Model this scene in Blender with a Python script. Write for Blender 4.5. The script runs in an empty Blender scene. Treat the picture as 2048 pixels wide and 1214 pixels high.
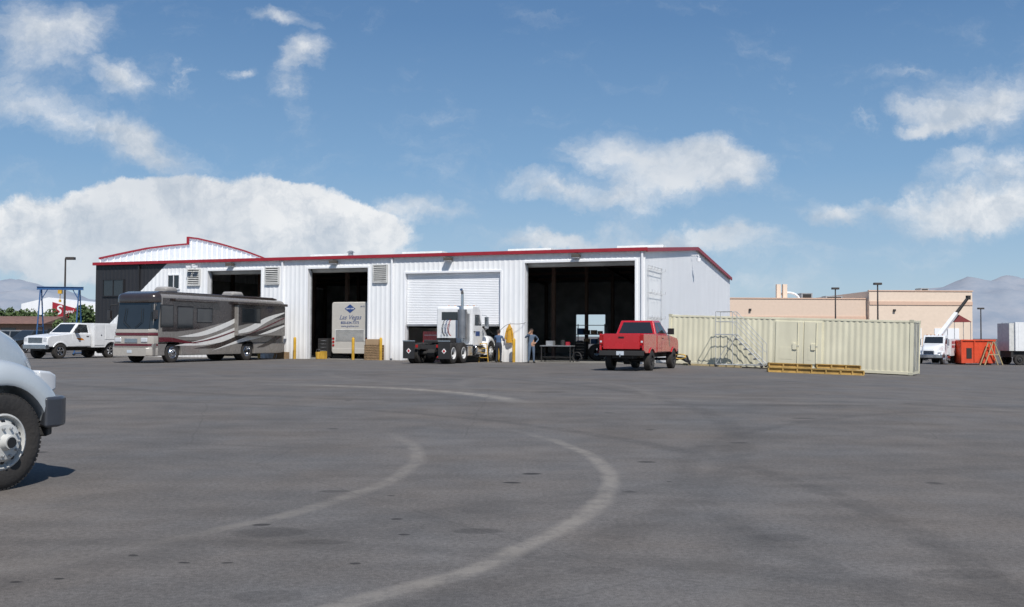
import bpy,bmesh,math,random
from mathutils import Vector,Matrix,noise
R=math.radians
random.seed(7)
sc=bpy.context.scene
col=sc.collection
def clamp(x,a=0.,b=1.): return max(a,min(b,x))
def gz(x,y):
    t=clamp(1-(y-8)/22.)
    return -0.033*clamp(x-8.2,0,34)-0.2*(3*t*t-2*t**3)
# ------------------------------------------------------------ materials
def newmat(name):
    m=bpy.data.materials.new(name); m.use_nodes=True
    nt=m.node_tree; return m,nt,nt.nodes['Principled BSDF']
MC={}
def M(name,c=(.5,.5,.5),rough=.5,metal=0.,var=.12,scale=3.,bump=0.,bscale=40.,coat=0.,stretch=None,spec=.5,dirt=0.):
    if name in MC: return MC[name]
    m,nt,bs=newmat(name); N=nt.nodes; L=nt.links
    bs.inputs['Roughness'].default_value=rough; bs.inputs['Metallic'].default_value=metal
    bs.inputs['Coat Weight'].default_value=coat; bs.inputs['Coat Roughness'].default_value=.08
    bs.inputs['Specular IOR Level'].default_value=spec
    tc=N.new('ShaderNodeTexCoord'); mp=N.new('ShaderNodeMapping'); L.new(tc.outputs['Object'],mp.inputs[0])
    if stretch: mp.inputs['Scale'].default_value=stretch
    nz=N.new('ShaderNodeTexNoise'); nz.inputs['Scale'].default_value=scale; nz.inputs['Detail'].default_value=6
    L.new(mp.outputs[0],nz.inputs['Vector'])
    mr=N.new('ShaderNodeMapRange'); mr.inputs['From Min'].default_value=.3; mr.inputs['From Max'].default_value=.7
    mr.inputs['To Min'].default_value=1-var; mr.inputs['To Max'].default_value=1+var*.5
    L.new(nz.outputs['Fac'],mr.inputs['Value'])
    vm=N.new('ShaderNodeVectorMath'); vm.operation='SCALE'; vm.inputs[0].default_value=c[:3]
    L.new(mr.outputs[0],vm.inputs['Scale']); out=vm.outputs[0]
    if dirt>0:
        sp=N.new('ShaderNodeSeparateXYZ'); L.new(tc.outputs['Object'],sp.inputs[0])
        md=N.new('ShaderNodeMapRange'); md.inputs['From Min'].default_value=0; md.inputs['From Max'].default_value=1.1
        md.inputs['To Min'].default_value=dirt; md.inputs['To Max'].default_value=0; L.new(sp.outputs['Z'],md.inputs['Value'])
        mm=N.new('ShaderNodeMath'); mm.operation='MULTIPLY'; L.new(md.outputs[0],mm.inputs[0]); L.new(nz.outputs['Fac'],mm.inputs[1])
        mx=N.new('ShaderNodeMix'); mx.data_type='RGBA'; L.new(mm.outputs[0],mx.inputs['Factor']); L.new(out,mx.inputs['A']); mx.inputs['B'].default_value=(.16,.13,.10,1)
        out=mx.outputs['Result']
    L.new(out,bs.inputs['Base Color'])
    mr2=N.new('ShaderNodeMapRange'); mr2.inputs['To Min'].default_value=max(0,rough-.08); mr2.inputs['To Max'].default_value=min(1,rough+.12)
    L.new(nz.outputs['Fac'],mr2.inputs['Value']); L.new(mr2.outputs[0],bs.inputs['Roughness'])
    if bump>0:
        n2=N.new('ShaderNodeTexNoise'); n2.inputs['Scale'].default_value=bscale; n2.inputs['Detail'].default_value=4; L.new(mp.outputs[0],n2.inputs['Vector'])
        bp=N.new('ShaderNodeBump'); bp.inputs['Strength'].default_value=bump; bp.inputs['Distance'].default_value=.02
        L.new(n2.outputs['Fac'],bp.inputs['Height']); L.new(bp.outputs[0],bs.inputs['Normal'])
    MC[name]=m; return m
white=M('white_paint',(.78,.79,.80),.3,coat=.4,var=.08,dirt=.5)
wht2=M('white_metal',(.84,.85,.87),.45,var=.05,scale=1.2,stretch=(1,1,.3),dirt=.35)
glass=M('dark_glass',(.02,.024,.028),.04,var=.1,spec=.8)
rubber=M('rubber',(.018,.018,.019),.8,bump=.4,bscale=25,dirt=.25)
chrome=M('chrome',(.65,.66,.68),.18,metal=1.)
black=M('black_plastic',(.015,.015,.016),.5)
dark=M('dark_chassis',(.025,.024,.024),.7)
steel=M('galvanised_steel',(.42,.43,.44),.45,metal=.6,var=.25)
stairg=M('stair_steel',(.50,.51,.50),.5,metal=.2,var=.2)
redp=M('red_car_paint',(.50,.012,.018),.25,coat=.8,var=.08,dirt=.25)
redt=M('red_trim',(.33,.018,.03),.45,var=.1)
redl=M('red_lens',(.35,.01,.01),.15,var=.05)
amber=M('amber_lens',(.6,.2,.02),.15,var=.05)
lens=M('clear_lens',(.6,.62,.65),.08,var=.05,spec=.9)
yellow=M('yellow_paint',(.62,.36,.03),.5,var=.3,dirt=.4)
ochre=M('ochre_paint',(.42,.27,.08),.7,var=.35)
cream=M('cream_container_paint',(.74,.70,.53),.55,var=.12,scale=1.5,stretch=(1,1,.35),dirt=.3)
wood=M('weathered_wood',(.30,.20,.11),.8,var=.4,scale=6,stretch=(1,1,6))
orange=M('orange_paint',(.68,.07,.02),.5,var=.15,dirt=.3)
bluep=M('blue_gantry_paint',(.03,.10,.25),.45,var=.2)
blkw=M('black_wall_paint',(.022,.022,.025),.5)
lining=M('interior_lining',(.50,.51,.50),.8,var=.3,scale=1.)
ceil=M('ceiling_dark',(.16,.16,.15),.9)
whitel=M('white_lettering',(.8,.8,.8),.4,var=.03)
navy=M('navy_lettering',(.03,.07,.22),.4,var=.05)
plate=M('plate_white',(.55,.6,.65),.4)
# ------------------------------------------------------------ mesh builder
class B:
    def __init__(s): s.v=[];s.f=[];s.m=[];s.mats=[]
    def add(s,vs,fs,mat):
        if mat not in s.mats: s.mats.append(mat)
        k=s.mats.index(mat); o=len(s.v)
        s.v+=[tuple(v) for v in vs]; s.f+=[tuple(i+o for i in f) for f in fs]; s.m+=[k]*len(fs); return s
    def box(s,x0,x1,y0,y1,z0,z1,mat):
        vs=[(x,y,z) for x in(x0,x1) for y in(y0,y1) for z in(z0,z1)]
        return s.add(vs,[(0,1,3,2),(4,6,7,5),(0,4,5,1),(2,3,7,6),(0,2,6,4),(1,5,7,3)],mat)
    def hexa(s,b,t,mat):
        return s.add(list(b)+list(t),[(3,2,1,0),(4,5,6,7),(0,1,5,4),(1,2,6,5),(2,3,7,6),(3,0,4,7)],mat)
    def poly(s,pts,ax,a0,a1,mat):
        n=len(pts)
        f={'y':lambda p,a:(p[0],a,p[1]),'x':lambda p,a:(a,p[0],p[1]),'z':lambda p,a:(p[0],p[1],a)}[ax]
        vs=[f(p,a0) for p in pts]+[f(p,a1) for p in pts]
        fs=[tuple(range(n)),tuple(range(2*n-1,n-1,-1))]+[(i,(i+1)%n,n+(i+1)%n,n+i) for i in range(n)]
        return s.add(vs,fs,mat)
    def cyl(s,p0,p1,r,mat,n=14,r1=None,cap=True):
        p0=Vector(p0);p1=Vector(p1);d=(p1-p0).normalized(); r1=r if r1 is None else r1
        a=d.orthogonal().normalized(); b=d.cross(a)
        vs=[];fs=[]
        for p,q in((p0,r),(p1,r1)):
            for i in range(n):
                t=2*math.pi*i/n; vs.append(p+a*math.cos(t)*q+b*math.sin(t)*q)
        fs=[(i,(i+1)%n,n+(i+1)%n,n+i) for i in range(n)]
        if cap: fs+=[tuple(range(n-1,-1,-1)),tuple(range(n,2*n))]
        return s.add(vs,fs,mat)
    def tube(s,pts,r,mat,n=8):
        for a,b in zip(pts[:-1],pts[1:]): s.cyl(a,b,r,mat,n)
        return s
    def lathe(s,prof,mat,c=(0,0,0),n=36,flip=1):
        vs=[];k=len(prof)
        for i in range(n):
            t=2*math.pi*i/n
            for r,y in prof: vs.append((c[0]+r*math.cos(t),c[1]+y*flip,c[2]+r*math.sin(t)))
        fs=[]
        for i in range(n):
            j=(i+1)%n
            for q in range(k-1): fs.append((i*k+q,i*k+q+1,j*k+q+1,j*k+q))
        return s.add(vs,fs,mat)
    def loft(s,secs,mat,cap=True):
        n=len(secs[0]); vs=[p for q in secs for p in q]; fs=[]
        for a in range(len(secs)-1):
            for i in range(n):
                j=(i+1)%n; fs.append((a*n+i,a*n+j,(a+1)*n+j,(a+1)*n+i))
        if cap: fs+=[tuple(range(n-1,-1,-1)),tuple(range((len(secs)-1)*n,len(secs)*n))]
        return s.add(vs,fs,mat)
    def pane(s,q,uv,mat,off=.006,th=.01):
        q=[Vector(p) for p in q]
        nr=(q[1]-q[0]).cross(q[3]-q[0]).normalized()
        P=[]
        for u,v in uv:
            P.append(q[0]*(1-u)*(1-v)+q[1]*u*(1-v)+q[2]*u*v+q[3]*(1-u)*v)
        n=len(P); vs=[p+nr*off for p in P]+[p+nr*(off-th) for p in P]
        fs=[tuple(range(n)),tuple(range(2*n-1,n-1,-1))]+[(i,(i+1)%n,n+(i+1)%n,n+i) for i in range(n)]
        return s.add(vs,fs,mat)
    def obj(s,name,parent=None,bevel=0,label=None,cat=None,loc=None,rz=0,group=None,kind=None,seg=2,weld=False,smooth=35):
        me=bpy.data.meshes.new(name); me.from_pydata(s.v,[],s.f)
        for m in s.mats: me.materials.append(m)
        me.polygons.foreach_set('material_index',s.m)
        bm=bmesh.new(); bm.from_mesh(me)
        if weld: bmesh.ops.remove_doubles(bm,verts=bm.verts,dist=1e-4)
        bmesh.ops.recalc_face_normals(bm,faces=bm.faces); bm.to_mesh(me); bm.free()
        me.polygons.foreach_set('use_smooth',[True]*len(me.polygons))
        try: me.set_sharp_from_angle(angle=R(smooth))
        except Exception: pass
        o=bpy.data.objects.new(name,me); col.objects.link(o)
        if parent: o.parent=parent
        if loc is not None: o.location=loc; o.rotation_euler=(0,0,rz)
        if bevel:
            b=o.modifiers.new('bevel','BEVEL'); b.width=bevel; b.segments=seg; b.limit_method='ANGLE'; b.angle_limit=R(35)
            b.harden_normals=True
        if label: o['label']=label
        if cat: o['category']=cat
        if group: o['group']=group
        if kind: o['kind']=kind
        return o
def thing(name,label,cat,x,y,rz=0.,z=None,group=None):
    o=bpy.data.objects.new(name,None); o.empty_display_size=.3
    o.location=(x,y,gz(x,y) if z is None else z); o.rotation_euler=(0,0,rz)
    o['label']=label;o['category']=cat
    if group:o['group']=group
    col.objects.link(o); return o
def part_empty(name,parent,loc,rz=0):
    o=bpy.data.objects.new(name,None); o.empty_display_size=.1; o.parent=parent; o.location=loc; o.rotation_euler=(0,0,rz); col.objects.link(o); return o
def text(parent,st,size,loc,xd,up,mat,name='lettering',bold=0,italic=0):
    cu=bpy.data.curves.new('t','FONT'); cu.body=st; cu.size=size; cu.align_x='CENTER'; cu.align_y='CENTER'; cu.extrude=.002; cu.offset=bold; cu.shear=italic
    t=bpy.data.objects.new('t',cu); col.objects.link(t)
    dg=bpy.context.evaluated_depsgraph_get(); me=bpy.data.meshes.new_from_object(t.evaluated_get(dg))
    bpy.data.objects.remove(t); me.materials.clear(); me.materials.append(mat); me.name=name
    o=bpy.data.objects.new(name,me); col.objects.link(o); o.parent=parent
    xd=Vector(xd).normalized();up=Vector(up).normalized();n=xd.cross(up)
    mt=Matrix((xd,up,n)).transposed().to_4x4(); mt.translation=Vector(loc); o.matrix_local=mt
    return o
def rrect(x,w,z0,z1,r,n=4,rb=None,rake=0,zr=0):
    rb=r if rb is None else rb; P=[]
    for cy,cz,rr,a0 in((w-rb,z0+rb,rb,-90),(w-r,z1-r,r,0),(-w+r,z1-r,r,90),(-w+rb,z0+rb,rb,180)):
        for i in range(n+1):
            a=R(a0+90*i/n); P.append((cy+rr*math.cos(a),cz+rr*math.sin(a)))
    return [(x-rake*max(0,z-zr),y,z) for y,z in P]
def arch(cx,cz,r,z0,n=12):
    a0=math.asin(clamp((z0-cz)/r,-1,1))
    return [(cx+r*math.cos(a0+(math.pi-2*a0)*i/n),cz+r*math.sin(a0+(math.pi-2*a0)*i/n)) for i in range(n+1)]
# ------------------------------------------------------------ wheels
WC={}
def wheel(parent,x,y,r,w,side,style='alloy',rimmat=None,dual=False,steer=0):
    key=(r,w,side,style,dual,rimmat.name if rimmat else '')
    if key not in WC:
        ri=r*.58; ww=w
        t=B(); g=.012*r/.5
        prof=[(ri*.96,-ww/2+.03),(ri,-ww/2+.005),(r*.70,-ww/2-.008),(r*.86,-ww/2-.004),(r*.95,-ww/2+.012),(r*.985,-ww/2+.03)]
        k=5; a=-ww/2+.035; b=ww/2-.035
        for i in range(k):
            s0=a+(b-a)*i/k; s1=a+(b-a)*(i+1)/k
            prof+=[(r,s0+.006),(r,s1-.006),(r-g,s1-.003),(r-g,s1+.003)] if i<k-1 else [(r,s0+.006),(r,s1)]
        prof+=[(r*.985,ww/2-.03),(r*.95,ww/2-.012),(r*.86,ww/2+.004),(r*.70,ww/2+.008),(ri,ww/2-.005),(ri*.96,ww/2-.03)]
        t.lathe(prof,rubber,n=56)
        nb=64
        for i in range(nb):
            aa=2*math.pi*i/nb
            for sy in(-1,1):
                c=math.cos(aa);s_=math.sin(aa); hw=.016*r/.5
                P=[]
                for rr in(r*.955,r*.998):
                    for dy in(ww/2-.045,ww/2-.018):
                        for q in(-hw,hw): P.append((rr*c-q*s_,sy*dy,rr*s_+q*c))
                t.add(P,[(0,1,3,2),(4,6,7,5),(0,4,5,1),(2,3,7,6),(0,2,6,4),(1,5,7,3)],rubber)
        if dual:
            t.lathe([(pr,py-side*(ww+.04)) for pr,py in prof],rubber,n=36)
        m=rimmat or chrome; q=B(); s=side
        o=ww/2-.005
        if style=='alloy':
            q.lathe([(ri,o),(ri*.94,o+.005),(ri*.9,o-.04),(ri*.86,o-.12)],m,flip=s)
            q.lathe([(ri*.88,o-.12),(0.001,o-.12)],black,flip=s)
            for i in range(5):
                aa=2*math.pi*i/5+.3
                c=Vector((math.cos(aa),0,math.sin(aa))); d=Vector((-math.sin(aa),0,math.cos(aa)))
                p0=c*ri*.2; p1=c*ri*.9; e0=ri*.13; e1=ri*.2
                Y0=Vector((0,s*(o-.05),0));Y1=Vector((0,s*(o-.02),0));Y2=Vector((0,s*(o-.09),0));Y3=Vector((0,s*(o-.07),0))
                q.hexa([p0-d*e0+Y0,p0+d*e0+Y0,p1+d*e1+Y1,p1-d*e1+Y1],[p0-d*e0+Y2,p0+d*e0+Y2,p1+d*e1+Y3,p1-d*e1+Y3],m)
            q.cyl((0,s*(o-.1),0),(0,s*(o-.03),0),ri*.26,m,20)
        else:
            if dual:
                q.lathe([(ri,o),(ri*.93,o+.012),(ri*.9,o-.02),(ri*.88,o-.13),(ri*.8,o-.16),(ri*.45,o-.17),(.001,o-.17)],m,flip=s)
                ho=o-.162; hub=(o-.17,o-.02)
            else:
                q.lathe([(ri,o),(ri*.93,o+.012),(ri*.9,o-.005),(ri*.87,o-.05),(ri*.8,o-.03),(ri*.62,o+.045),(ri*.42,o+.055),(.001,o+.055)],m,flip=s)
                ho=o-.0; hub=(o+.05,o+.13)
            for i in range(10 if not dual else 5):
                aa=2*math.pi*(i+.5)/(10 if not dual else 5)
                rr=ri*.72; hy=(o+.006 if not dual else ho)
                rv=Vector((math.cos(aa),0,math.sin(aa)))
                nrm=(rv*(.38 if not dual else 0)+Vector((0,s*1.,0))).normalized()
                c0=rv*rr+Vector((0,s*hy,0))
                q.cyl(c0-nrm*.02,c0+nrm*.004,ri*(.085 if not dual else .15),black,14)
            for i in range(10):
                aa=2*math.pi*i/10; rr=ri*.5; by=(o+.05 if not dual else o-.17)
                q.cyl((rr*math.cos(aa),s*by,rr*math.sin(aa)),(rr*math.cos(aa),s*(by+.035),rr*math.sin(aa)),ri*.05,steel,6)
            q.cyl((0,s*hub[0],0),(0,s*hub[1],0),ri*.3,m if not dual else dark,24,r1=ri*.24)
            q.cyl((0,s*hub[1],0),(0,s*(hub[1]+.01),0),ri*.19,black,20)
        to=t.obj('tyre',None); ro=q.obj('rim',None,bevel=.004)
        WC[key]=(to,ro); first=True
    else: first=False
    e=part_empty('wheel',parent,(x,y,r),steer)
    for src in WC[key]:
        if first: src.parent=e
        else:
            c=src.copy(); c.parent=e; col.objects.link(c)
    return e
# ------------------------------------------------------------ pickup
def pickup(p,paint,bed='open',r=.41,wb=3.55,lift=.0,rimm=None,flare=True,c0=.82):
    L=lift; fx=wb; reg=c0>1
    zb=.55+L; bt=1.28+L; W=.95
    nose=fx+.88
    pts=[(c0,zb),(c0,bt+.04),(2.75,bt+.04),(2.95,bt+.02),(nose-.25,bt-.10),(nose-.05,bt-.2),(nose,bt-.35),(nose,zb)]
    pts+=arch(fx,r+.0,.50,zb)
    b=B(); b.poly(pts,'y',-W,W,paint); b.obj('body',p,bevel=.045,seg=3)
    gb=[(c0+.03,-.90,bt+.03),(2.85,-.90,bt+.03),(2.85,.90,bt+.03),(c0+.03,.90,bt+.03)]
    gt=[(c0+(.10 if reg else .22),-.72,bt+.64),(2.02+(.15 if reg else 0),-.72,bt+.66),(2.02+(.15 if reg else 0),.72,bt+.66),(c0+(.10 if reg else .22),.72,bt+.64)]
    b=B(); b.hexa(gb,gt,paint); b.obj('cab_roof',p,bevel=.05,seg=3)
    uv=[(.07,.1),(.93,.1),(.90,.88),(.10,.88)]
    b=B(); b.pane((gb[3],gb[0],gt[0],gt[3]),uv,glass); b.obj('rear_window',p)
    b=B(); b.pane((gb[1],gb[2],gt[2],gt[1]),uv,glass); b.obj('windscreen',p)
    for sd in(1,-1):
        q=(gb[0],gb[1],gt[1],gt[0]) if sd<0 else (gb[2],gb[3],gt[3],gt[2])
        k0=.10 if reg else .34
        if sd<0: w1=[(.06,.1),(.30,.1),(.30,.86),(.10,.86)]; w2=[(k0,.1),(.90,.1),(.86,.86),(k0,.86)]
        else: w1=[(.94,.1),(.70,.1),(.70,.86),(.90,.86)]; w2=[(1-k0,.1),(.10,.1),(.14,.86),(1-k0,.86)]
        for w_ in((w2,) if reg else (w1,w2)):
            b=B(); b.pane(q,w_,glass); b.obj('side_window',p)
        b=B(); b.poly([(1.52,zb+.05),(1.52,bt+.0),(2.78,bt+.0),(2.72,zb+.3),(2.55,zb+.05)],'y',sd*W-.01,sd*(W+.008),paint)
        d=b.obj('door',p,bevel=.012)
        b=B(); b.box(1.6,1.78,sd*(W+.008),sd*(W+.035),bt-.14,bt-.1,black); b.obj('handle',d,bevel=.008)
        if not reg:
            b=B(); b.box(c0+.02,1.5,sd*W-.01,sd*(W+.006),zb+.05,bt,paint); b.obj('rear_door',p,bevel=.012)
        b=B(); b.box(2.5,2.62,sd*(W+.02),sd*(W+.28),bt+.05,bt+.32,black); b.cyl((2.55,sd*.9,bt+.1),(2.55,sd*(W+.1),bt+.14),.02,black,8); b.obj('wing_mirror',p,bevel=.03)
        b=B(); b.box(nose-.12,nose+.015,sd*.62,sd*.9,bt-.42,bt-.2,lens); b.obj('headlight',p,bevel=.03)
        for cx in((0,fx) if bed=='open' else (fx,)):
            o1=arch(cx,r,.56,zb,14); i1=arch(cx,r,.49,zb,14)
            b=B(); b.poly(o1+i1[::-1],'y',sd*(W-.06),sd*(W+.035),paint if flare else black); b.obj('wheel_arch',p,bevel=.015)
    b=B(); b.box(nose-.03,nose+.02,-.56,.56,bt-.5,bt-.2,chrome)
    for i in range(4): b.box(nose+.02,nose+.03,-.52,.52,bt-.47+i*.07,bt-.44+i*.07,black)
    b.obj('grille',p,bevel=.012)
    b=B(); b.poly([(nose-.1,-.98),(nose+.1,-.9),(nose+.17,-.4),(nose+.17,.4),(nose+.1,.9),(nose-.1,.98)],'z',zb-.12,zb+.13,chrome); b.obj('front_bumper',p,bevel=.03)
    b=B(); b.box(-1.1,nose-.1,-.42,.42,zb-.22,zb+.05,dark); b.box(c0,nose-.2,-.55,.55,zb-.05,bt-.2,dark)
    for xx in(0,fx): b.cyl((xx,-.8,r),(xx,.8,r),.06,dark,10)
    b.cyl((0,-.02,r),(0,.24,r),.17,dark,14)
    b.obj('chassis',p)
    if bed=='open':
        sp=[(-1.2,zb+.12),(-1.2,bt+.06),(c0-.05,bt+.06),(c0-.05,zb)]+arch(0,r,.50,zb)+[(-.9,zb)]
        b=B()
        for sd in(1,-1): b.poly(sp,'y',sd*(W-.08),sd*W,paint)
        b.box(-1.15,c0-.06,-W+.08,W-.08,zb+.22,zb+.3,paint); b.box(c0-.12,c0-.06,-W+.08,W-.08,zb+.3,bt+.05,paint)
        b.obj('bed',p,bevel=.02)
        b=B(); b.box(-1.235,-1.17,-.78,.78,zb+.16,bt+.065,paint); tg=b.obj('tailgate',p,bevel=.018)
        b=B(); b.box(-1.25,-1.235,-.12,.12,bt-.12,bt-.05,black); b.obj('handle',tg,bevel=.005)
        for sd in(1,-1):
            b=B(); b.box(-1.232,-1.17,sd*.80,sd*.945,bt-.36,bt+.02,redl); b.box(-1.236,-1.2,sd*.83,sd*.92,bt-.30,bt-.22,lens); b.obj('tail_light',p,bevel=.01)
        b=B(); b.poly([(-1.2,-.97),(-1.38,-.9),(-1.38,.9),(-1.2,.97)],'z',zb-.1,zb+.1,dark); b.box(-1.42,-1.37,-.03,.03,zb-.16,zb-.02,chrome); b.obj('rear_bumper',p,bevel=.015)
        b=B(); b.box(-1.392,-1.38,-.16,.16,zb-.08,zb+.08,plate); b.obj('number_plate',p)
    for sd in(1,-1):
        wheel(p,fx,sd*.83,r,.28,sd,'alloy',rimm); 
        wheel(p,0,sd*.83,r,.28,sd,'alloy',rimm)
# ------------------------------------------------------------ conventional truck cab
def conv(p,paint,wheelr=.5,bumpm=None,fender=True,roof=2.85,mirrors=True,rimm=None,aero=False):
    bumpm=bumpm or chrome
    b=B()
    secs=[rrect(-.85,.92,.95,1.92,.22,rb=.05),rrect(-.3,.86,.95,1.86,.26,rb=.05),rrect(.25,.78,.92,1.74,.30,rb=.05),rrect(.6,.70,.85,1.60,.30,rb=.06),rrect(.80,.62,.82,1.44,.26,rb=.1),rrect(.86,.56,.86,1.34,.2,rb=.12)]
    b.loft(secs,paint); b.obj('hood',p)
    wr=wheelr
    for sd in(1,-1):
        b=B(); secs=[]
        for i in range(21):
            a=R(17+ (174*i/20)); ri=wr+.09; ro=wr+.30+ (.05*math.sin(a) if a>0 else 0)
            cx,cz=0,wr
            ca,sa=math.cos(a),math.sin(a)
            fx=.10 if ca>0 else 0
            rout=ro+fx*ca*ca; 
            o=[]
            for rr,yy in((ri,.60),(rout,.60),(rout,.94),(rout-.02,1.03),(rout-.07,1.10),(rout-.14,1.14),(ri+.02,1.165),(ri-.01,1.15),(ri,1.0)):
                o.append((cx+rr*ca,sd*yy,cz+rr*sa))
            secs.append(o)
        b.loft(secs,paint); b.obj('fender',p,smooth=50)
        b=B(); secs=[]
        for xx,ww,zz0,zz1 in((.50,.14,.98,1.22),(.66,.15,.97,1.20),(.76,.12,1.0,1.16)):
            secs.append([(xx,sd*.93+dy,z_) for dy,z_ in((-ww,zz0),(ww,zz0),(ww,zz1),(-ww,zz1))])
        b.loft(secs,lens); b.obj('headlight',p,bevel=.03)
        b=B(); b.poly([(-2.22,.88),(-2.22,1.92),(-2.12,2.55),(-1.25,2.55),(-.98,1.92),(-.90,1.3),(-.98,.88)],'y',sd*.985,sd*1.0,paint); d=b.obj('door',p,bevel=.006)
        b=B(); b.box(-2.15,-2.0,sd*1.0,sd*1.03,1.55,1.6,black); b.obj('handle',d)
        b=B(); b.poly([(-2.02,1.9),(-1.98,2.45),(-1.36,2.45),(-1.1,1.9)],'y',sd*.99,sd*1.008,glass); b.obj('side_window',p)
        if mirrors:
            b=B(); b.box(-1.08,-.98,sd*1.18,sd*1.38,1.75,2.35,paint if aero else chrome); b.tube([(-1.02,sd*1.0,2.45),(-1.02,sd*1.28,2.4),(-1.02,sd*1.28,1.7),(-1.02,sd*1.0,1.6)],.015,chrome); b.obj('wing_mirror',p,bevel=.03)
        b=B(); b.cyl((-2.15,sd*.95,.62),(-1.0,sd*.95,.62),.27,chrome if not aero else dark,24); b.box(-1.9,-1.75,sd*.66,sd*1.24,.3,.34,steel); b.obj('fuel_tank',p,bevel=.02)
        b=B(); b.box(-2.1,-1.05,sd*1.0,sd*1.22,.86,.9,steel); b.box(-2.0,-1.15,sd*1.1,sd*1.24,.42,.46,steel); b.obj('step',p)
        wheel(p,0,sd*1.0,wr,.29,sd,'steel',rimm)
    b=B(); b.poly([(-2.3,.88),(-2.3,roof-.12),(-2.2,roof),(-1.45,roof),(-1.2,roof-.12),(-.86,1.92),(-.82,.88)],'y',-.985,.985,paint); b.obj('cab',p,bevel=.06,seg=3)
    q=[(-.86,-.93,1.92),(-.86,.93,1.92),(-1.2,.93,roof-.12),(-1.2,-.93,roof-.12)]
    b=B(); b.pane(q,[(.04,.06),(.96,.06),(.93,.92),(.07,.92)],glass); b.obj('windscreen',p)
    q=[(-2.3,.93,1.3),(-2.3,-.93,1.3),(-2.3,-.93,2.7),(-2.3,.93,2.7)]
    b=B(); b.pane(q,[(.12,.62),(.88,.62),(.88,.92),(.12,.92)],glass); b.obj('rear_window',p)
    b=B(); b.box(.84,.88,-.46,.46,.92,1.26,black)
    for i in range(6): b.box(.88,.9,-.44,.44,.94+i*.055,.96+i*.055,chrome)
    b.obj('grille',p,bevel=.01)
    b=B(); pts=[(.50,-1.18),(.70,-1.18),(.88,-1.06),(.99,-.8),(1.05,-.4),(1.05,.4),(.99,.8),(.88,1.06),(.70,1.18),(.50,1.18),(.52,1.12),(.80,.6),(.80,-.6),(.52,-1.12)]
    b.poly(pts,'z',.60,.93,bumpm); b.obj('bumper',p,bevel=.035,seg=3)
    b=B(); b.poly([(.62,-1.08),(.80,-.95),(.94,-.5),(.94,.5),(.80,.95),(.62,1.08),(.55,.9),(.55,-.9)],'z',.50,.60,dark); b.obj('air_dam',p,bevel=.02)
    b=B()
    for i in range(5): b.box(-1.42,-1.34,-.7+.35*i-.04,-.7+.35*i+.04,roof-.01,roof+.05,amber)
    b.obj('roof_marker_lights',p,bevel=.01)
# ============================================================ GROUND
def axis_vals(mn,mx,fine0,fine1,step):
    v=[]; x=fine0
    while x<=fine1: v.append(x); x+=step
    s=step; x=fine1
    while x<mx: s*=1.5; x=min(mx,x+s); v.append(x)
    s=step; x=fine0
    while x>mn: s*=1.5; x=max(mn,x-s); v.insert(0,x)
    return v
xs=axis_vals(-9000,9000,-40,60,2.); ys=axis_vals(-300,12000,-4,110,2.)
vs=[(x,y,gz(x,y)) for y in ys for x in xs]; nx=len(xs)
fs=[(j*nx+i,j*nx+i+1,(j+1)*nx+i+1,(j+1)*nx+i) for j in range(len(ys)-1) for i in range(nx-1)]
am,nt,bs=newmat('asphalt'); N=nt.nodes; L=nt.links
tc=N.new('ShaderNodeTexCoord')
def math_(op,a,b=None,c=None,cl=False):
    n=N.new('ShaderNodeMath'); n.operation=op; n.use_clamp=cl
    for i,v in enumerate((a,b,c)):
        if v is None: continue
        if isinstance(v,(int,float)): n.inputs[i].default_value=v
        else: L.new(v,n.inputs[i])
    return n.outputs[0]
def noise_(sc_,det=5,vec=None,rough=.55):
    n=N.new('ShaderNodeTexNoise'); n.inputs['Scale'].default_value=sc_; n.inputs['Detail'].default_value=det; n.inputs['Roughness'].default_value=rough
    L.new(vec,n.inputs['Vector']); return n
def mrange(v,a,b,c,d,smooth=False):
    n=N.new('ShaderNodeMapRange'); 
    if smooth:n.interpolation_type='SMOOTHSTEP'
    for k,x in zip(('From Min','From Max','To Min','To Max'),(a,b,c,d)): n.inputs[k].default_value=x
    L.new(v,n.inputs['Value']); return n.outputs[0]
flat=N.new('ShaderNodeMapping'); flat.inputs['Scale'].default_value=(1,1,0); L.new(tc.outputs['Object'],flat.inputs[0])
P=flat.outputs[0]
n_big=noise_(.12,5,P); n_mid=noise_(.9,7,P,.68); n_fine=noise_(22,4,P,.75); n_grit=noise_(110,2,P,.7)
wz=noise_(.8,3,P)
ww=N.new('ShaderNodeVectorMath'); ww.operation='MULTIPLY_ADD'; L.new(wz.outputs['Color'],ww.inputs[0]); ww.inputs[1].default_value=(.25,.25,0); L.new(P,ww.inputs[2])
PW=ww.outputs[0]
sp=N.new('ShaderNodeSeparateXYZ'); L.new(P,sp.inputs[0])
st=N.new('ShaderNodeMapping'); st.inputs['Scale'].default_value=(.35,1.6,0); st.inputs['Rotation'].default_value=(0,0,.15); L.new(PW,st.inputs[0])
n_str=noise_(.8,6,st.outputs[0],.65)
rings=[(-8.45,12.1,9.6,.095,2,17.5,.46),(-9.5,12.7,8.3,.09,6.8,17.5,.32),(-9.5,12.7,8.25,.22,2,9.5,.16),(-8.4,20.1,8.9,.28,21.5,60,.62),(-8.0,20.4,8.1,.15,22.5,60,.16),(-14,26,17.5,.15,22,60,.14),
 (18,30,19.5,.18,20,40,.10),(9,40,16,.2,20,40,.12),(-9,6,10.5,.2,-5,9,.12),(-4,-4,9.2,.4,0,9,.12),(12,48,26,.25,20,40,.12)]
mask=None
brk=mrange(noise_(3.2,5,P,.7).outputs['Fac'],.38,.58,.3,1.)
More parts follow.
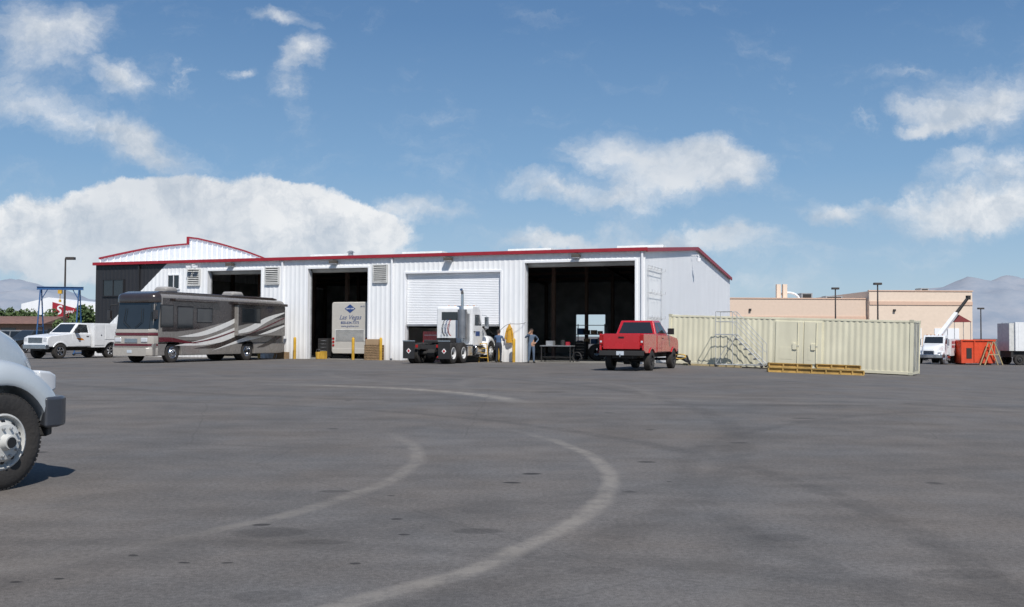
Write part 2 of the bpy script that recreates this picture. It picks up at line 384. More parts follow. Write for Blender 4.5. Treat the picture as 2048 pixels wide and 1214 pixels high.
for cx,cy,rr,w,y0,y1,stg in rings:
    d=N.new('ShaderNodeVectorMath'); d.operation='DISTANCE'; L.new(PW,d.inputs[0]); d.inputs[1].default_value=(cx+.12,cy+.12,0)
    e=math_('ABSOLUTE',math_('SUBTRACT',d.outputs['Value'],rr))
    k=mrange(e,w*.35,w*1.6,1,0,True)
    g=math_('MULTIPLY',mrange(sp.outputs['Y'],y0,y0+2.5,0,1,True),mrange(sp.outputs['Y'],y1-4,y1,1,0,True))
    if rr<10: g=math_('MULTIPLY',g,mrange(sp.outputs['X'],cx+.5,cx+3.5,0,1,True))
    k=math_('MULTIPLY',math_('MULTIPLY',k,g),stg)
    k=math_('MULTIPLY',k,brk)
    mask=k if mask is None else math_('MAXIMUM',mask,k)
rub=None
for cx,cy,rr,w,stg in ((-10,9,13.5,.14,.35),(-3,-6,14,.16,.3),(14,10,12,.14,.28),(-20,20,24,.2,.3),(10,-4,17,.2,.25),(4,46,24,.25,.3)):
    d=N.new('ShaderNodeVectorMath'); d.operation='DISTANCE'; L.new(PW,d.inputs[0]); d.inputs[1].default_value=(cx,cy,0)
    k=math_('MULTIPLY',mrange(math_('ABSOLUTE',math_('SUBTRACT',d.outputs['Value'],rr)),w*.4,w*1.7,stg,0,True),brk)
    rub=k if rub is None else math_('MAXIMUM',rub,k)
stains=[(.27,11.8,.13,.09,.8),(0,11.1,.14,.08,.8),(1.74,12.8,.14,.07,.8),(-2.13,8.6,.09,.06,.7),(-2.32,7.2,.06,.03,.8),(-2.0,7.2,.06,.03,.8),(-.99,8.9,.07,.05,.7),(-.84,8.25,.06,.04,.7),(-2.74,7.4,.05,.04,.7),
 (1.76,11.2,.04,.04,.7),(-1.96,8.3,.35,.25,.3),(-.25,8.4,.24,.16,.35),(.6,7.0,.3,.15,.2),(3.4,15,.2,.1,.5),(-3.2,6.6,.05,.03,.8),(-3.0,6.7,.04,.03,.8),(5.5,19,.3,.14,.5),(-1.2,10.2,.05,.05,.5),(2.2,8.2,.3,.2,.25),(3.1,7.0,.4,.2,.25),(-1.8,10.4,.2,.1,.35),(1.0,26,.6,.3,.4),(-5,36,.8,.5,.4),(2,38,1.,.5,.4),(-.6,45,1.,.8,.4),(9,33,.9,.4,.35),(-1.5,6.3,.3,.2,.25),(-1.1,7.2,.05,.04,.7),(-1.5,7.9,.3,.12,.25),(1.3,6.0,.25,.1,.3)]
smask=None
for x,y,rx,ry,wgt in stains:
    mp=N.new('ShaderNodeMapping'); mp.vector_type='TEXTURE'; mp.inputs['Location'].default_value=(x+.12,y+.12,0); mp.inputs['Scale'].default_value=(rx,ry,1); L.new(PW,mp.inputs[0])
    g=N.new('ShaderNodeTexGradient'); g.gradient_type='SPHERICAL'; L.new(mp.outputs[0],g.inputs[0])
    k=mrange(g.outputs['Fac'],0.05,.4,0,wgt,True); smask=k if smask is None else math_('MAXIMUM',smask,k)
vor=N.new('ShaderNodeTexVoronoi'); vor.inputs['Scale'].default_value=.55; L.new(PW,vor.inputs['Vector'])
spot=mrange(vor.outputs['Distance'],.03,.07,.5,0,True); smask=math_('MAXIMUM',smask,spot)
val=mrange(n_big.outputs['Fac'],.3,.7,.88,1.10)
val=math_('MULTIPLY',val,mrange(n_mid.outputs['Fac'],.25,.75,.78,1.20))
val=math_('MULTIPLY',val,mrange(n_str.outputs['Fac'],.3,.7,.88,1.10))
val=math_('MULTIPLY',val,mrange(n_fine.outputs['Fac'],.3,.7,.72,1.28))
val=math_('MULTIPLY',val,mrange(n_grit.outputs['Fac'],.3,.7,.65,1.35))
vc=N.new('ShaderNodeTexVoronoi'); vc.feature='DISTANCE_TO_EDGE'; vc.inputs['Scale'].default_value=.11; L.new(PW,vc.inputs['Vector'])
crk=mrange(vc.outputs['Distance'],.0,.0018,.22,0)
def mixc(f,a,b):
    n=N.new('ShaderNodeMix'); n.data_type='RGBA'
    L.new(f,n.inputs['Factor'])
    for k,v in(('A',a),('B',b)):
        if isinstance(v,tuple): n.inputs[k].default_value=v
        else: L.new(v,n.inputs[k])
    return n.outputs['Result']
hue=mixc(mrange(noise_(.35,5,PW,.6).outputs['Fac'],.35,.65,0,1),(.130,.125,.122,1),(.146,.130,.117,1))
base=N.new('ShaderNodeVectorMath'); base.operation='SCALE'; L.new(hue,base.inputs[0]); L.new(val,base.inputs['Scale'])
c=mixc(rub,base.outputs[0],(.05,.048,.047,1))
c=mixc(mask,c,(.33,.30,.26,1))
c=mixc(smask,c,(.02,.019,.019,1)); c=mixc(crk,c,(.03,.03,.03,1))
L.new(c,bs.inputs['Base Color']); bs.inputs['Roughness'].default_value=.88; bs.inputs['Specular IOR Level'].default_value=.2
bp=N.new('ShaderNodeBump'); bp.inputs['Strength'].default_value=.4; bp.inputs['Distance'].default_value=.006
L.new(n_grit.outputs['Fac'],bp.inputs['Height']); L.new(bp.outputs[0],bs.inputs['Normal'])
b=B(); b.add(vs,fs,am); b.obj('ground',kind='structure')
# ============================================================ BUILDING
BA=-R(21.17); CX,CY=6.93,52.36
def bw(x,t):
    return (CX+x*math.cos(BA)-t*math.sin(BA),CY+x*math.sin(BA)+t*math.cos(BA))
bd=thing('workshop_building','white corrugated metal workshop with red eave trim and four bay doors','building',CX,CY,BA,z=0)
Lx=-36.6; D=27.8; EZ=5.94; RZ=7.15
fm,nt,bs=newmat('facade_paint'); N=nt.nodes; L=nt.links
tc=N.new('ShaderNodeTexCoord'); sp=N.new('ShaderNodeSeparateXYZ'); L.new(tc.outputs['Object'],sp.inputs[0])
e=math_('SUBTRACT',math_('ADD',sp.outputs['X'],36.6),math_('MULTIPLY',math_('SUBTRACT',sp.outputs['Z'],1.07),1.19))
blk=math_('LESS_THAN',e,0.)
mp=N.new('ShaderNodeMapping'); mp.inputs['Scale'].default_value=(1,1,.25); L.new(tc.outputs['Object'],mp.inputs[0])
n1=noise_(1.6,6,mp.outputs[0]); n2=noise_(7,5,mp.outputs[0])
v=math_('MULTIPLY',mrange(n1.outputs['Fac'],.3,.7,.94,1.03),mrange(n2.outputs['Fac'],.3,.7,.97,1.02))
s_=N.new('ShaderNodeVectorMath'); s_.operation='SCALE'; s_.inputs[0].default_value=(.86,.87,.88); L.new(v,s_.inputs['Scale'])
dz=math_('MULTIPLY',mrange(sp.outputs['Z'],0,.9,.6,0),n2.outputs['Fac'])
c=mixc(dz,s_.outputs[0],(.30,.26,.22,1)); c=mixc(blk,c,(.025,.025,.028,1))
L.new(c,bs.inputs['Base Color']); bs.inputs['Roughness'].default_value=.5
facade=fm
def ribbed(b,a,c,zb,zt,mat,axis='x',pos=0.,out=-1,pitch=.305,h=.015):
    zf=(lambda x:zt) if not callable(zt) else zt
    X=[a,c]; k=math.floor(a/pitch)-1
    prof=((0,0),(.035,h),(.08,h),(.115,0))
    def hh(x):
        r=(x/pitch-math.floor(x/pitch))*pitch
        if r<.035: return h*r/.035
        if r<.08: return h
        if r<.115: return h*(.115-r)/.035
        return 0
    while k*pitch<c:
        for dx,_ in prof:
            q=k*pitch+dx
            if a<q<c: X.append(q)
        k+=1
    if callable(zt):
        for q in (13.9,): 
            if a<q<c: X.append(q)
    X=sorted(set(X)); V=[];F=[]
    for x in X:
        o=pos+out*hh(x+1e-7)
        for z in(zb,zf(x)): V.append((x,o,z) if axis=='x' else (o,x,z))
    for i in range(len(X)-1): F.append((2*i,2*i+2,2*i+3,2*i+1))
    b.add(V,F,mat)
doors=[(-27.7,-23.76,5.35),(-20.45,-16.4,5.35),(-13.97,-8.12,4.95),(-6.68,-.53,5.4)]
b=B(); x=Lx
for a,c,zt in doors:
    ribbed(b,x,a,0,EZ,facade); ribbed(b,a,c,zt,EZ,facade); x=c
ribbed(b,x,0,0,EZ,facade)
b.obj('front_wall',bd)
def gab(t): return EZ+(RZ-EZ)*(1-abs(t-13.9)/13.9)
b=B(); ribbed(b,0,D,-.6,gab,wht2,'y',0.,1); b.obj('side_wall',bd)
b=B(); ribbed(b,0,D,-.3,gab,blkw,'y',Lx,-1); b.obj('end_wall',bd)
bo=[(-12.5,-10.,.3,3.2),(-3.4,-2.2,1.1,2.0)]
b=B(); x=Lx
for a,c,z0,z1 in bo:
    ribbed(b,x,a,-.6,EZ,wht2,'x',D,1); ribbed(b,a,c,-.6,z0,wht2,'x',D,1); ribbed(b,a,c,z1,EZ,wht2,'x',D,1); x=c
ribbed(b,x,0,-.6,EZ,wht2,'x',D,1); b.obj('back_wall',bd)
b=B(); b.box(Lx+.02,-.02,.02,D-.02,-.8,.012,M('concrete_floor',(.26,.25,.23),.6,var=.25,scale=.8)); b.obj('floor_slab',bd)
b=B()
for a,c in((-.16,-.12),(Lx+.12,Lx+.16)): b.poly([(.15,.02),(D-.15,.02),(D-.15,EZ-.05),(13.9,RZ-.1),(.15,EZ-.05)],'x',a,c,lining)
for a in range(0,90):
    yy=.5+a*.305
    if yy>D-.4: break
    b.box(-.19,-.16,yy,yy+.06,.02,gab(yy)-.2,lining)
x=Lx+.16
for a,c,z0,z1 in bo:
    b.box(x,a,D-.16,D-.12,.02,EZ,lining); b.box(a,c,D-.16,D-.12,.02,z0,lining); b.box(a,c,D-.16,D-.12,z1,EZ,lining); x=c
b.box(x,-.16,D-.16,D-.12,.02,EZ,lining)
x=Lx+.16
for a,c,zt in doors:
    b.box(x,a-.02,.14,.18,.02,EZ-.05,lining); x=c+.02
b.obj('interior_lining',bd)
frm=M('steel_frame_paint',(.16,.10,.08),.6)
b=B()
for X0 in(-.4,-7.4,-15.0,-21.9,-28.8,-36.2):
    for yy in(.35,7,13.9,20.5,D-.4): b.box(X0-.1,X0+.1,yy-.12,yy+.12,.01,gab(yy)-.35,frm)
    b.poly([(.2,EZ-.35),(.2,EZ-.1),(13.9,RZ-.12),(D-.2,EZ-.1),(D-.2,EZ-.35),(13.9,RZ-.45)],'x',X0-.08,X0+.08,frm)
for yy in(3,6,9,12,16,19,22,25):
    b.box(Lx+.2,-.2,yy-.04,yy+.04,gab(yy)-.3,gab(yy)-.1,frm)
b.obj('steel_frame',bd)
added_sky_x=[(-4.6,-3.6),(-11.5,-10.5),(-18.9,-17.9),(-26,-25)]
def slab(b,x0,x1,t0,t1,dz0,dz1,mat):
    g=lambda t: EZ+(RZ-EZ)*(1-abs(t-13.9)/13.9)
    b.hexa([(x0,t0,g(t0)+dz0),(x1,t0,g(t0)+dz0),(x1,t1,g(t1)+dz0),(x0,t1,g(t1)+dz0)],[(x0,t0,g(t0)+dz1),(x1,t0,g(t0)+dz1),(x1,t1,g(t1)+dz1),(x0,t1,g(t1)+dz1)],mat)
b=B(); cb2=B()
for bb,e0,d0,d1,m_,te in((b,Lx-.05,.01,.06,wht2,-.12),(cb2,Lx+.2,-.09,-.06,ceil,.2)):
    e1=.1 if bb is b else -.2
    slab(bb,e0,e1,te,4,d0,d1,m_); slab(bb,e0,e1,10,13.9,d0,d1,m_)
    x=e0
    for a,c in added_sky_x[::-1]: slab(bb,x,a,4,10,d0,d1,m_); x=c
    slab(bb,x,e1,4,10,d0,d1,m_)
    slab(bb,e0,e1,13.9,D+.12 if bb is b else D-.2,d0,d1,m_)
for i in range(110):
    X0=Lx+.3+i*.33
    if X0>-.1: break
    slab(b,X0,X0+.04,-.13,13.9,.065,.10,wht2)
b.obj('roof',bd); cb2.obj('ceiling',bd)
tm=bpy.data.materials.new('translucent_panel'); tm.use_nodes=True; tn=tm.node_tree; tn.nodes.clear()
t1=tn.nodes.new('ShaderNodeBsdfTranslucent'); t1.inputs[0].default_value=(.55,.55,.5,1); t2=tn.nodes.new('ShaderNodeOutputMaterial'); tn.links.new(t1.outputs[0],t2.inputs[0])
for a,c in added_sky_x:
    b=B(); g=gab; b.add([(a,4,g(4)+.03),(c,4,g(4)+.03),(c,10,g(10)+.03),(a,10,g(10)+.03)],[(0,1,2,3)],tm); b.obj('added_skylight',bd)  # unseen translucent roof panels, added to let daylight brighten the bays
b=B(); b.box(Lx-.1,.17,-.22,-.125,EZ-.06,EZ+.13,redt); b.obj('eave_trim',bd,bevel=.01)
b=B()
for y0,y1 in((-.12,13.9),(13.9,D+.12)):
    za=gab(clamp(y0,0,D)); zb_=gab(clamp(y1,0,D))
    b.hexa([(.1,y0,za-.10),(.18,y0,za-.10),(.18,y1,zb_-.10),(.1,y1,zb_-.10)],[(.1,y0,za+.12),(.18,y0,za+.12),(.18,y1,zb_+.12),(.1,y1,zb_+.12)],redt)
b.obj('rake_trim',bd)
pp=[(0,6.32),(2.2,6.84),(4.4,7.34),(6.6,7.72),(8.7,8.02)]; pq=[(8.7,8.49),(9.7,8.50),(12.2,8.35),(15.4,8.05),(17.7,7.72),(22,6.9),(27.8,5.95)]
def interp(pts,t):
    for (a,za),(c,zc) in zip(pts[:-1],pts[1:]):
        if a<=t<=c: return za+(zc-za)*(t-a)/(c-a)
    return pts[-1][1]
b=B(); ribbed(b,0,8.7,5.5,lambda t:interp(pp,t),wht2,'y',Lx+.3,1,pitch=.6,h=.05); ribbed(b,8.7,27.8,5.5,lambda t:interp(pq,t),wht2,'y',Lx+.3,1,pitch=.6,h=.05); b.obj('parapet',bd)
b=B()
for P_ in(pp,pq):
    for (a,za),(c_,zc) in zip(P_[:-1],P_[1:]):
        b.hexa([(Lx+.2,a,za-.02),(Lx+.40,a,za-.02),(Lx+.40,c_,zc-.02),(Lx+.2,c_,zc-.02)],[(Lx+.2,a,za+.09),(Lx+.40,a,za+.09),(Lx+.40,c_,zc+.09),(Lx+.2,c_,zc+.09)],redt)
b.box(Lx+.2,Lx+.4,8.62,8.7,8.0,8.58,redt); b.obj('parapet_trim',bd)
for i,(a,c,zt) in enumerate(doors):
    b=B(); fr=wht2
    b.box(a-.10,a,-.05,.28,0,zt+.12,fr); b.box(c,c+.10,-.05,.28,0,zt+.12,fr); b.box(a,c,-.05,.28,zt,zt+.12,fr)
    b.obj('door_frame',bd,bevel=.01)
    b=B()
    b.cyl((a,.62,zt+.05),(c,.62,zt+.05),.26,lining,18); b.box(a-.02,a+.06,.28,.36,0,zt-.1,steel); b.box(c-.06,c+.02,.28,.36,0,zt-.1,steel); b.obj('curtain_roll',bd)
a,c,zt=doors[2]
b=B(); z=2.05; V=[];F=[];k=0
while z<zt-.01:
    for dz,dy in((0,0),(.02,-.018),(.07,-.018),(.09,0)):
        V+=[(a+.02,.2+dy,z+dz),(c-.02,.2+dy,z+dz)]
    z+=.095
for i in range(len(V)//2-1): F.append((2*i,2*i+1,2*i+3,2*i+2))
b.add(V,F,wht2); b.box(a+.02,c-.02,.14,.24,1.95,2.05,steel); b.obj('roller_door',bd)
lv=M('louvre_metal',(.62,.62,.60),.5,var=.15)
for a,c in((-16.05,-15.1),(-23.45,-22.45),(-29.2,-28.25)):
    b=B(); b.box(a,c,-.045,-.035,4.45,5.5,dark)
    for x0,x1,z0,z1 in((a,c,5.44,5.5),(a,c,4.45,4.51),(a,a+.06,4.51,5.44),(c-.06,c,4.51,5.44)): b.box(x0,x1,-.13,-.05,z0,z1,lv)
    for i in range(8):
        z=4.53+i*.113; b.hexa([(a+.06,-.14,z),(c-.06,-.14,z),(c-.06,-.07,z+.055),(a+.06,-.07,z+.055)],[(a+.06,-.14,z+.012),(c-.06,-.14,z+.012),(c-.06,-.07,z+.067),(a+.06,-.07,z+.067)],lv)
    b.obj('louvre_vent',bd)
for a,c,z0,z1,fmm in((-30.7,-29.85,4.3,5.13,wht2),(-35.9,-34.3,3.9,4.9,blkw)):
    w=part_empty('window',bd,(0,0,0))
    b=B(); b.box(a,c,-.05,-.04,z0,z1,glass); b.obj('pane',w)
    b=B()
    for x0,x1,q0,q1 in((a-.06,c+.06,z1,z1+.06),(a-.06,c+.06,z0-.06,z0),(a-.06,a,z0,z1),(c,c+.06,z0,z1),((a+c)/2-.02,(a+c)/2+.02,z0,z1)): b.box(x0,x1,-.09,-.03,q0,q1,fmm)
    b.obj('frame',w)
for x in(-22.2,-14.8,-.12,-33.0):
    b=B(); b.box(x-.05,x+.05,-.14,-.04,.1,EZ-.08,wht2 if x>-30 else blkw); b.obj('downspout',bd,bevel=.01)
for x in(-25.9,-18.6,-11.2,-3.7):
    b=B(); b.box(x-.2,x+.2,-.42,-.04,5.62,5.80,M('lamp_housing',(.10,.085,.07),.5)); b.hexa([(x-.17,-.40,5.58),(x+.17,-.40,5.58),(x+.17,-.12,5.58),(x-.17,-.12,5.58)],[(x-.19,-.41,5.62),(x+.19,-.41,5.62),(x+.19,-.1,5.62),(x-.19,-.1,5.62)],lens); b.obj('wall_lamp',bd,bevel=.01)
rvm=M('ridge_vent_metal',(.62,.63,.62),.6)
for x0,x1 in((-5.18,-2.04),(-12.97,-9.8),(-21.2,-18),(-28.9,-25.7)):
    b=B(); b.poly([(13.3,7.1),(13.45,7.45),(14.35,7.45),(14.5,7.1)],'x',x0,x1,rvm); b.obj('ridge_vent',bd,bevel=.03)
b=B(); b.cyl((-24,11,6.6),(-24,11,7.30),.18,steel); b.cyl((-24,11,7.30),(-24,11,7.42),.3,steel,16,r1=.1); b.obj('roof_vent_cap',bd)
b=B(); b.tube([(-28.6,-.04,5.75),(-28.6,-.4,5.75),(-28.6,-.4,5.6)],.025,wht2); b.box(-29,-28.7,-.5,-.36,5.55,5.68,wht2); b.box(-28.5,-28.2,-.5,-.36,5.55,5.68,wht2); b.obj('security_camera',bd,bevel=.01)
b=B(); b.tube([(.03,12.3,6.6),(.5,12.3,6.6),(.5,12.3,6.4)],.03,wht2); b.cyl((.5,12.3,6.42),(.5,12.3,6.2),.14,wht2,14); b.obj('security_camera',bd)
b=B(); rk=M('rack_grey',(.45,.46,.47),.5)
for y in(.35,3.5): b.cyl((.10,y,2.3),(.10,y,5.2),.014,rk,8)
for z in(2.35,2.45,3.7,4.9,5.15): b.cyl((.13,.35,z),(.13,3.5,z),.012,rk,8)
for z in(2.4,3.75,5.0):
    for y in(.35,1.,1.7,2.4,3.5): b.tube([(.03,y,z),(.3,y,z),(.3,y,z+.15)],.012,rk)
b.obj('wall_rack',bd)
# ============================================================ MOTORHOME
fw=Vector((-.384,-.923)); ra=math.atan2(fw.y,fw.x)
rv=thing('motorhome','large tan and brown motorhome with swirled paint parked beside the workshop','motorhome',-16.75,54.0,ra)
tan=M('rv_tan',(.22,.205,.19),.25,coat=.6,var=.05,dirt=.15); brown=M('rv_brown',(.04,.03,.027),.25,coat=.6,var=.1)
maroon=M('rv_maroon',(.11,.012,.02),.25,coat=.6,var=.05); cwh=M('rv_white',(.74,.73,.70),.25,coat=.6,var=.05,dirt=.2); char=M('rv_charcoal',(.028,.022,.022),.25,coat=.6)
champ=M('rv_champagne',(.42,.39,.35),.25,coat=.6,var=.05,dirt=.2)
W=1.27
b=B()
xs_=[(-5.9,W-.10,3.30),(-5.82,W-.02,3.38),(-5.6,W,3.42),(0,W,3.42),(4.3,W,3.42),(4.7,W-.03,3.40),(4.88,W-.14,3.34),(4.96,W-.28,3.22)]
secs=[]
for x,w,z1 in xs_:
    s=rrect(x,w,.98,z1,.2,n=5,rb=.03); 
    if x>4.5: s=[(px-.13*max(0,pz-1.35),py,pz) for px,py,pz in s]
    secs.append(s)
b.loft(secs,tan); b.obj('body',rv,smooth=40)
RW=-2.45
lo=[(-5.9,.42),(-5.9,.98),(4.9,.98),(4.95,.75),(4.9,.36),(4.2,.36)]+arch(3.5,.5,.60,.36)+arch(RW,.5,.60,.36)+[(-5.4,.36)]
b=B(); b.poly(lo,'y',-W,W,tan); b.obj('skirt',rv,bevel=.04)
b=B(); b.box(-5.6,4.6,-.9,.9,.35,.97,dark); b.obj('chassis',rv)
b=B(); b.poly([(-5.4,3.40),(-5.4,3.5),(-5.0,3.56),(4.2,3.56),(4.6,3.45),(4.6,3.36)],'y',-1.05,1.05,brown); b.obj('roof_cap',rv,bevel=.04)
for x0,x1,z1 in((2.2,3.1,3.85),(-3.2,-2.2,3.82)):
    b=B(); b.loft([rrect(x0,.35,3.55,z1-.12,.08),rrect(x0+.15,.4,3.55,z1,.12),rrect(x1-.15,.4,3.55,z1,.12),rrect(x1,.35,3.55,z1-.1,.08)],M('ac_cover',(.35,.33,.31),.5)); b.obj('air_conditioner',rv)
def strip(b,y,pts,mat,sd=1,n=28):
    def cr(p0,p1,p2,p3,t): return tuple(.5*((2*p1[i])+(-p0[i]+p2[i])*t+(2*p0[i]-5*p1[i]+4*p2[i]-p3[i])*t*t+(-p0[i]+3*p1[i]-3*p2[i]+p3[i])*t**3) for i in range(3))
    pt=[pts[0]]+pts+[pts[-1]]; C=[]
    for k in range(1,len(pt)-2):
        for i in range(8): C.append(cr(pt[k-1],pt[k],pt[k+1],pt[k+2],i/8))
    C.append(pts[-1]); V=[];F=[]
    for i,(x,z,h) in enumerate(C):
        a=C[max(0,i-1)];q=C[min(len(C)-1,i+1)]; dx,dz=q[0]-a[0],q[1]-a[1]; l=math.hypot(dx,dz) or 1
        nx_,nz=-dz/l,dx/l; h=max(h,.002)
        V+=[(x+nx_*h,y,min(3.2,max(.38,z+nz*h))),(x-nx_*h,y,min(3.2,max(.38,z-nz*h)))]
    for i in range(len(C)-1): F.append((2*i,2*i+1,2*i+3,2*i+2))
    b.add(V,F,mat)
for sd in(1,-1):
    b=B()
    b.poly([(-5.55,2.3),(-5.55,3.22),(4.3,3.22),(4.3,1.55),(3.3,1.56),(1.6,1.7),(0,2.0),(-1.5,2.2)],'y',sd*W-.002,sd*(W+.003),char)
    strip(b,sd*(W+.006),[(3.4,.85,.0),(1.0,1.05,.17),(-1.2,1.5,.27),(-3,2.2,.20),(-5.6,2.85,.04)],cwh)
    strip(b,sd*(W+.009),[(3.2,1.3,.0),(1.4,1.45,.11),(-.6,1.95,.13),(-2.4,2.6,.06),(-3.2,2.85,.0)],cwh)
    strip(b,sd*(W+.010),[(2.0,.7,.0),(0,.85,.12),(-2,1.3,.20),(-4.,1.95,.16),(-5.7,2.4,.04)],char)
    strip(b,sd*(W+.012),[(.6,.56,.0),(-1.6,1.05,.08),(-3.6,1.45,.17),(-5.7,1.85,.05)],cwh)
    strip(b,sd*(W+.013),[(3.0,.95,.0),(1.5,1.05,.03),(0,1.3,.04),(-2,1.8,.03),(-3.6,2.3,.0)],maroon)
    strip(b,sd*(W+.014),[(-3.2,.7,.0),(-4.0,.85,.09),(-5.0,1.2,.12),(-5.75,1.5,.04)],char)
    strip(b,sd*(W+.008),[(4.55,1.15,.12),(3.6,1.15,.10),(2.5,1.02,.05),(1.6,.95,.0)],maroon)
    b.obj('paint_stripes',rv)
    for a,c,z0,z1 in((3.55,4.4,1.8,2.85),(2.1,3.2,1.75,2.8),(.6,1.75,2.05,2.75)):
        b=B(); b.box(a,c,sd*W,sd*(W+.02),z0,z1,glass); b.box(a-.04,c+.04,sd*(W-.01),sd*(W+.012),z0-.04,z1+.04,black); b.obj('side_window',rv,bevel=.01)
    if sd>0:
        so=part_empty('slide_out',rv,(0,0,0))
        b=B(); b.box(-5.6,-1.25,W-.02,W+.24,1.35,3.05,tan); b.obj('slide_box',so,bevel=.04)
        b=B(); b.box(-5.7,-1.15,W-.02,W+.34,3.05,3.2,brown); b.obj('awning',so,bevel=.03)
        b=B(); b.box(-3.2,-1.6,W+.24,W+.255,2.1,2.85,glass); b.box(-3.25,-1.55,W+.235,W+.248,2.05,2.9,black); b.obj('slide_window',so)
        b=B(); b.poly([(-5.55,2.45),(-5.55,3.04),(-1.3,3.04),(-1.3,1.9),(-3.3,2.2)],'y',W+.238,W+.243,char)
        strip(b,W+.245,[(-1.3,1.55,.08),(-2.5,1.8,.16),(-3.9,2.3,.13),(-5.5,2.7,.03)],cwh); strip(b,W+.25,[(-1.6,1.4,.0),(-3,1.5,.1),(-5.5,2.05,.06)],char); strip(b,W+.254,[(-3.0,1.4,.0),(-4.2,1.62,.08),(-5.5,1.95,.05)],cwh); strip(b,W+.252,[(-2,1.4,.0),(-3.5,1.8,.03),(-5.5,2.4,.03)],maroon); b.obj('paint_stripes',so)
        b=B(); b.box(.2,3.6,W,W+.2,3.08,3.22,brown); b.obj('awning',rv,bevel=.03)
        for x0,x1 in((-5.7,-4.9),(-4.8,-3.9),(-1.6,-.5),(-.4,.7),(.8,2.1)):
            b=B(); b.box(x0,x1,W,W+.003,.46,.92,tan); b.obj('luggage_door',rv)
    wheel(rv,3.5,sd*1.08,.5,.28,sd,'steel',chrome); wheel(rv,RW,sd*1.08,.5,.28,sd,'steel',chrome,dual=True)
def fq(z): return 4.965-.13*max(0,z-1.35)
b=B(); q=[(fq(1.66)+.01,-1.02,1.66),(fq(1.66)+.01,1.02,1.66),(fq(3.0)+.01,1.02,3.0),(fq(3.0)+.01,-1.02,3.0)]
b.pane(q,[(0,0),(1,0),(1,.97),(.95,1),(.05,1),(0,.97)],glass,off=.012,th=.03)
for sd in(1,-1):
    qq=[(fq(1.70)-.005,sd*1.02,1.70),(fq(1.70)-.30,sd*1.285,1.70),(fq(2.98)-.30,sd*1.285,2.98),(fq(2.98)-.005,sd*1.02,2.98)]
    if sd<0: qq=[qq[1],qq[0],qq[3],qq[2]]
    b.pane(qq,[(0,0),(1,0),(1,1),(0,1)],glass,off=.01,th=.03)
b.obj('windscreen',rv)
b=B(); b.loft([rrect(4.4,1.282,2.98,3.48,.26,n=6,rb=.02),rrect(4.66,1.23,2.98,3.44,.26,n=6,rb=.02),rrect(4.80,1.10,2.98,3.36,.22,n=6,rb=.02),rrect(4.87,.90,2.98,3.24,.14,n=6,rb=.02)],brown); b.obj('front_brow',rv,smooth=50)
b=B(); b.loft([rrect(4.6,1.282,1.35,1.48,.02),rrect(4.8,1.24,1.35,1.48,.02),rrect(4.99,1.04,1.35,1.48,.02)],maroon); b.loft([rrect(4.6,1.282,1.49,1.66,.02),rrect(4.8,1.23,1.49,1.66,.02),rrect(4.985,1.02,1.49,1.66,.02)],champ); b.obj('front_band',rv)
b=B(); b.loft([rrect(4.6,1.29,.34,.78,.06),rrect(4.95,1.24,.34,.78,.06),rrect(5.14,1.04,.36,.76,.06)],champ); b.obj('front_bumper',rv)
b=B(); b.loft([rrect(4.6,1.282,.80,1.33,.02),rrect(4.85,1.24,.80,1.33,.02),rrect(5.03,1.05,.80,1.33,.02)],champ); b.loft([rrect(4.6,1.286,.84,.95,.02),rrect(4.86,1.245,.84,.95,.02),rrect(5.045,1.055,.84,.95,.02)],maroon); b.obj('front_panel',rv)
for sd in(1,-1):
    b=B(); b.box(4.92,5.07,sd*.62,sd*1.02,1.02,1.24,lens); b.obj('headlight',rv,bevel=.04)
    b=B(); b.tube([(4.7,sd*1.2,2.9),(4.95,sd*1.42,2.85),(5.0,sd*1.45,2.6)],.03,black); b.box(4.9,5.05,sd*1.36,sd*1.54,2.15,2.6,char); b.obj('wing_mirror',rv,bevel=.04)
    b=B(); b.tube([(5.0,sd*.2,1.75),(4.97,sd*.55,2.0),(4.88,sd*.5,2.7)],.015,black); b.obj('wiper',rv)
b=B(); b.box(5.0,5.06,-.4,.4,1.0,1.2,chrome); b.box(5.14,5.155,-.15,.15,.50,.64,plate); b.obj('grille',rv,bevel=.01)
# ============================================================ SERVICE TRUCK
fa=math.atan2(-.907,-.42)
sv=thing('service_truck','white pickup truck with utility box body parked by the building','truck',-24.95,60.7,fa)
pickup(sv,white,bed='utility',r=.42,wb=3.6,lift=.12,c0=1.42)
b=B(); b.box(-1.6,1.34,-.55,.55,.75,.85,white)
for sd in(1,-1):
    b.poly([(-1.6,.7),(-1.6,2.05),(1.34,2.05),(1.34,.62),(.5,.62)]+arch(0,.42,.52,.66)+[(-1.2,.66)],'y',sd*.55,sd*1.08,white)
b.box(-1.6,1.34,-.54,.54,1.98,2.05,white); b.box(1.26,1.34,-.54,.54,.86,1.98,white); b.box(-1.6,-1.54,-.54,.54,.86,1.98,white)
b.obj('utility_box',sv,bevel=.02)
for sd in(1,-1):
    for a,c,z0,z1 in((-1.5,-.55,1.1,1.95),(-.5,.5,1.1,1.95),(.56,1.28,.75,1.95)):
        b=B(); b.box(a,c,sd*1.08,sd*1.10,z0,z1,white); b.box(a+.2,a+.28,sd*1.10,sd*1.115,(z0+z1)/2-.04,(z0+z1)/2+.04,chrome); b.obj('locker_door',sv,bevel=.008)
b=B(); b.poly([(1.9,1.05),(2.1,1.18),(2.5,1.18),(2.3,1.05)],'y',.958,.962,amber); b.obj('door_logo',sv)
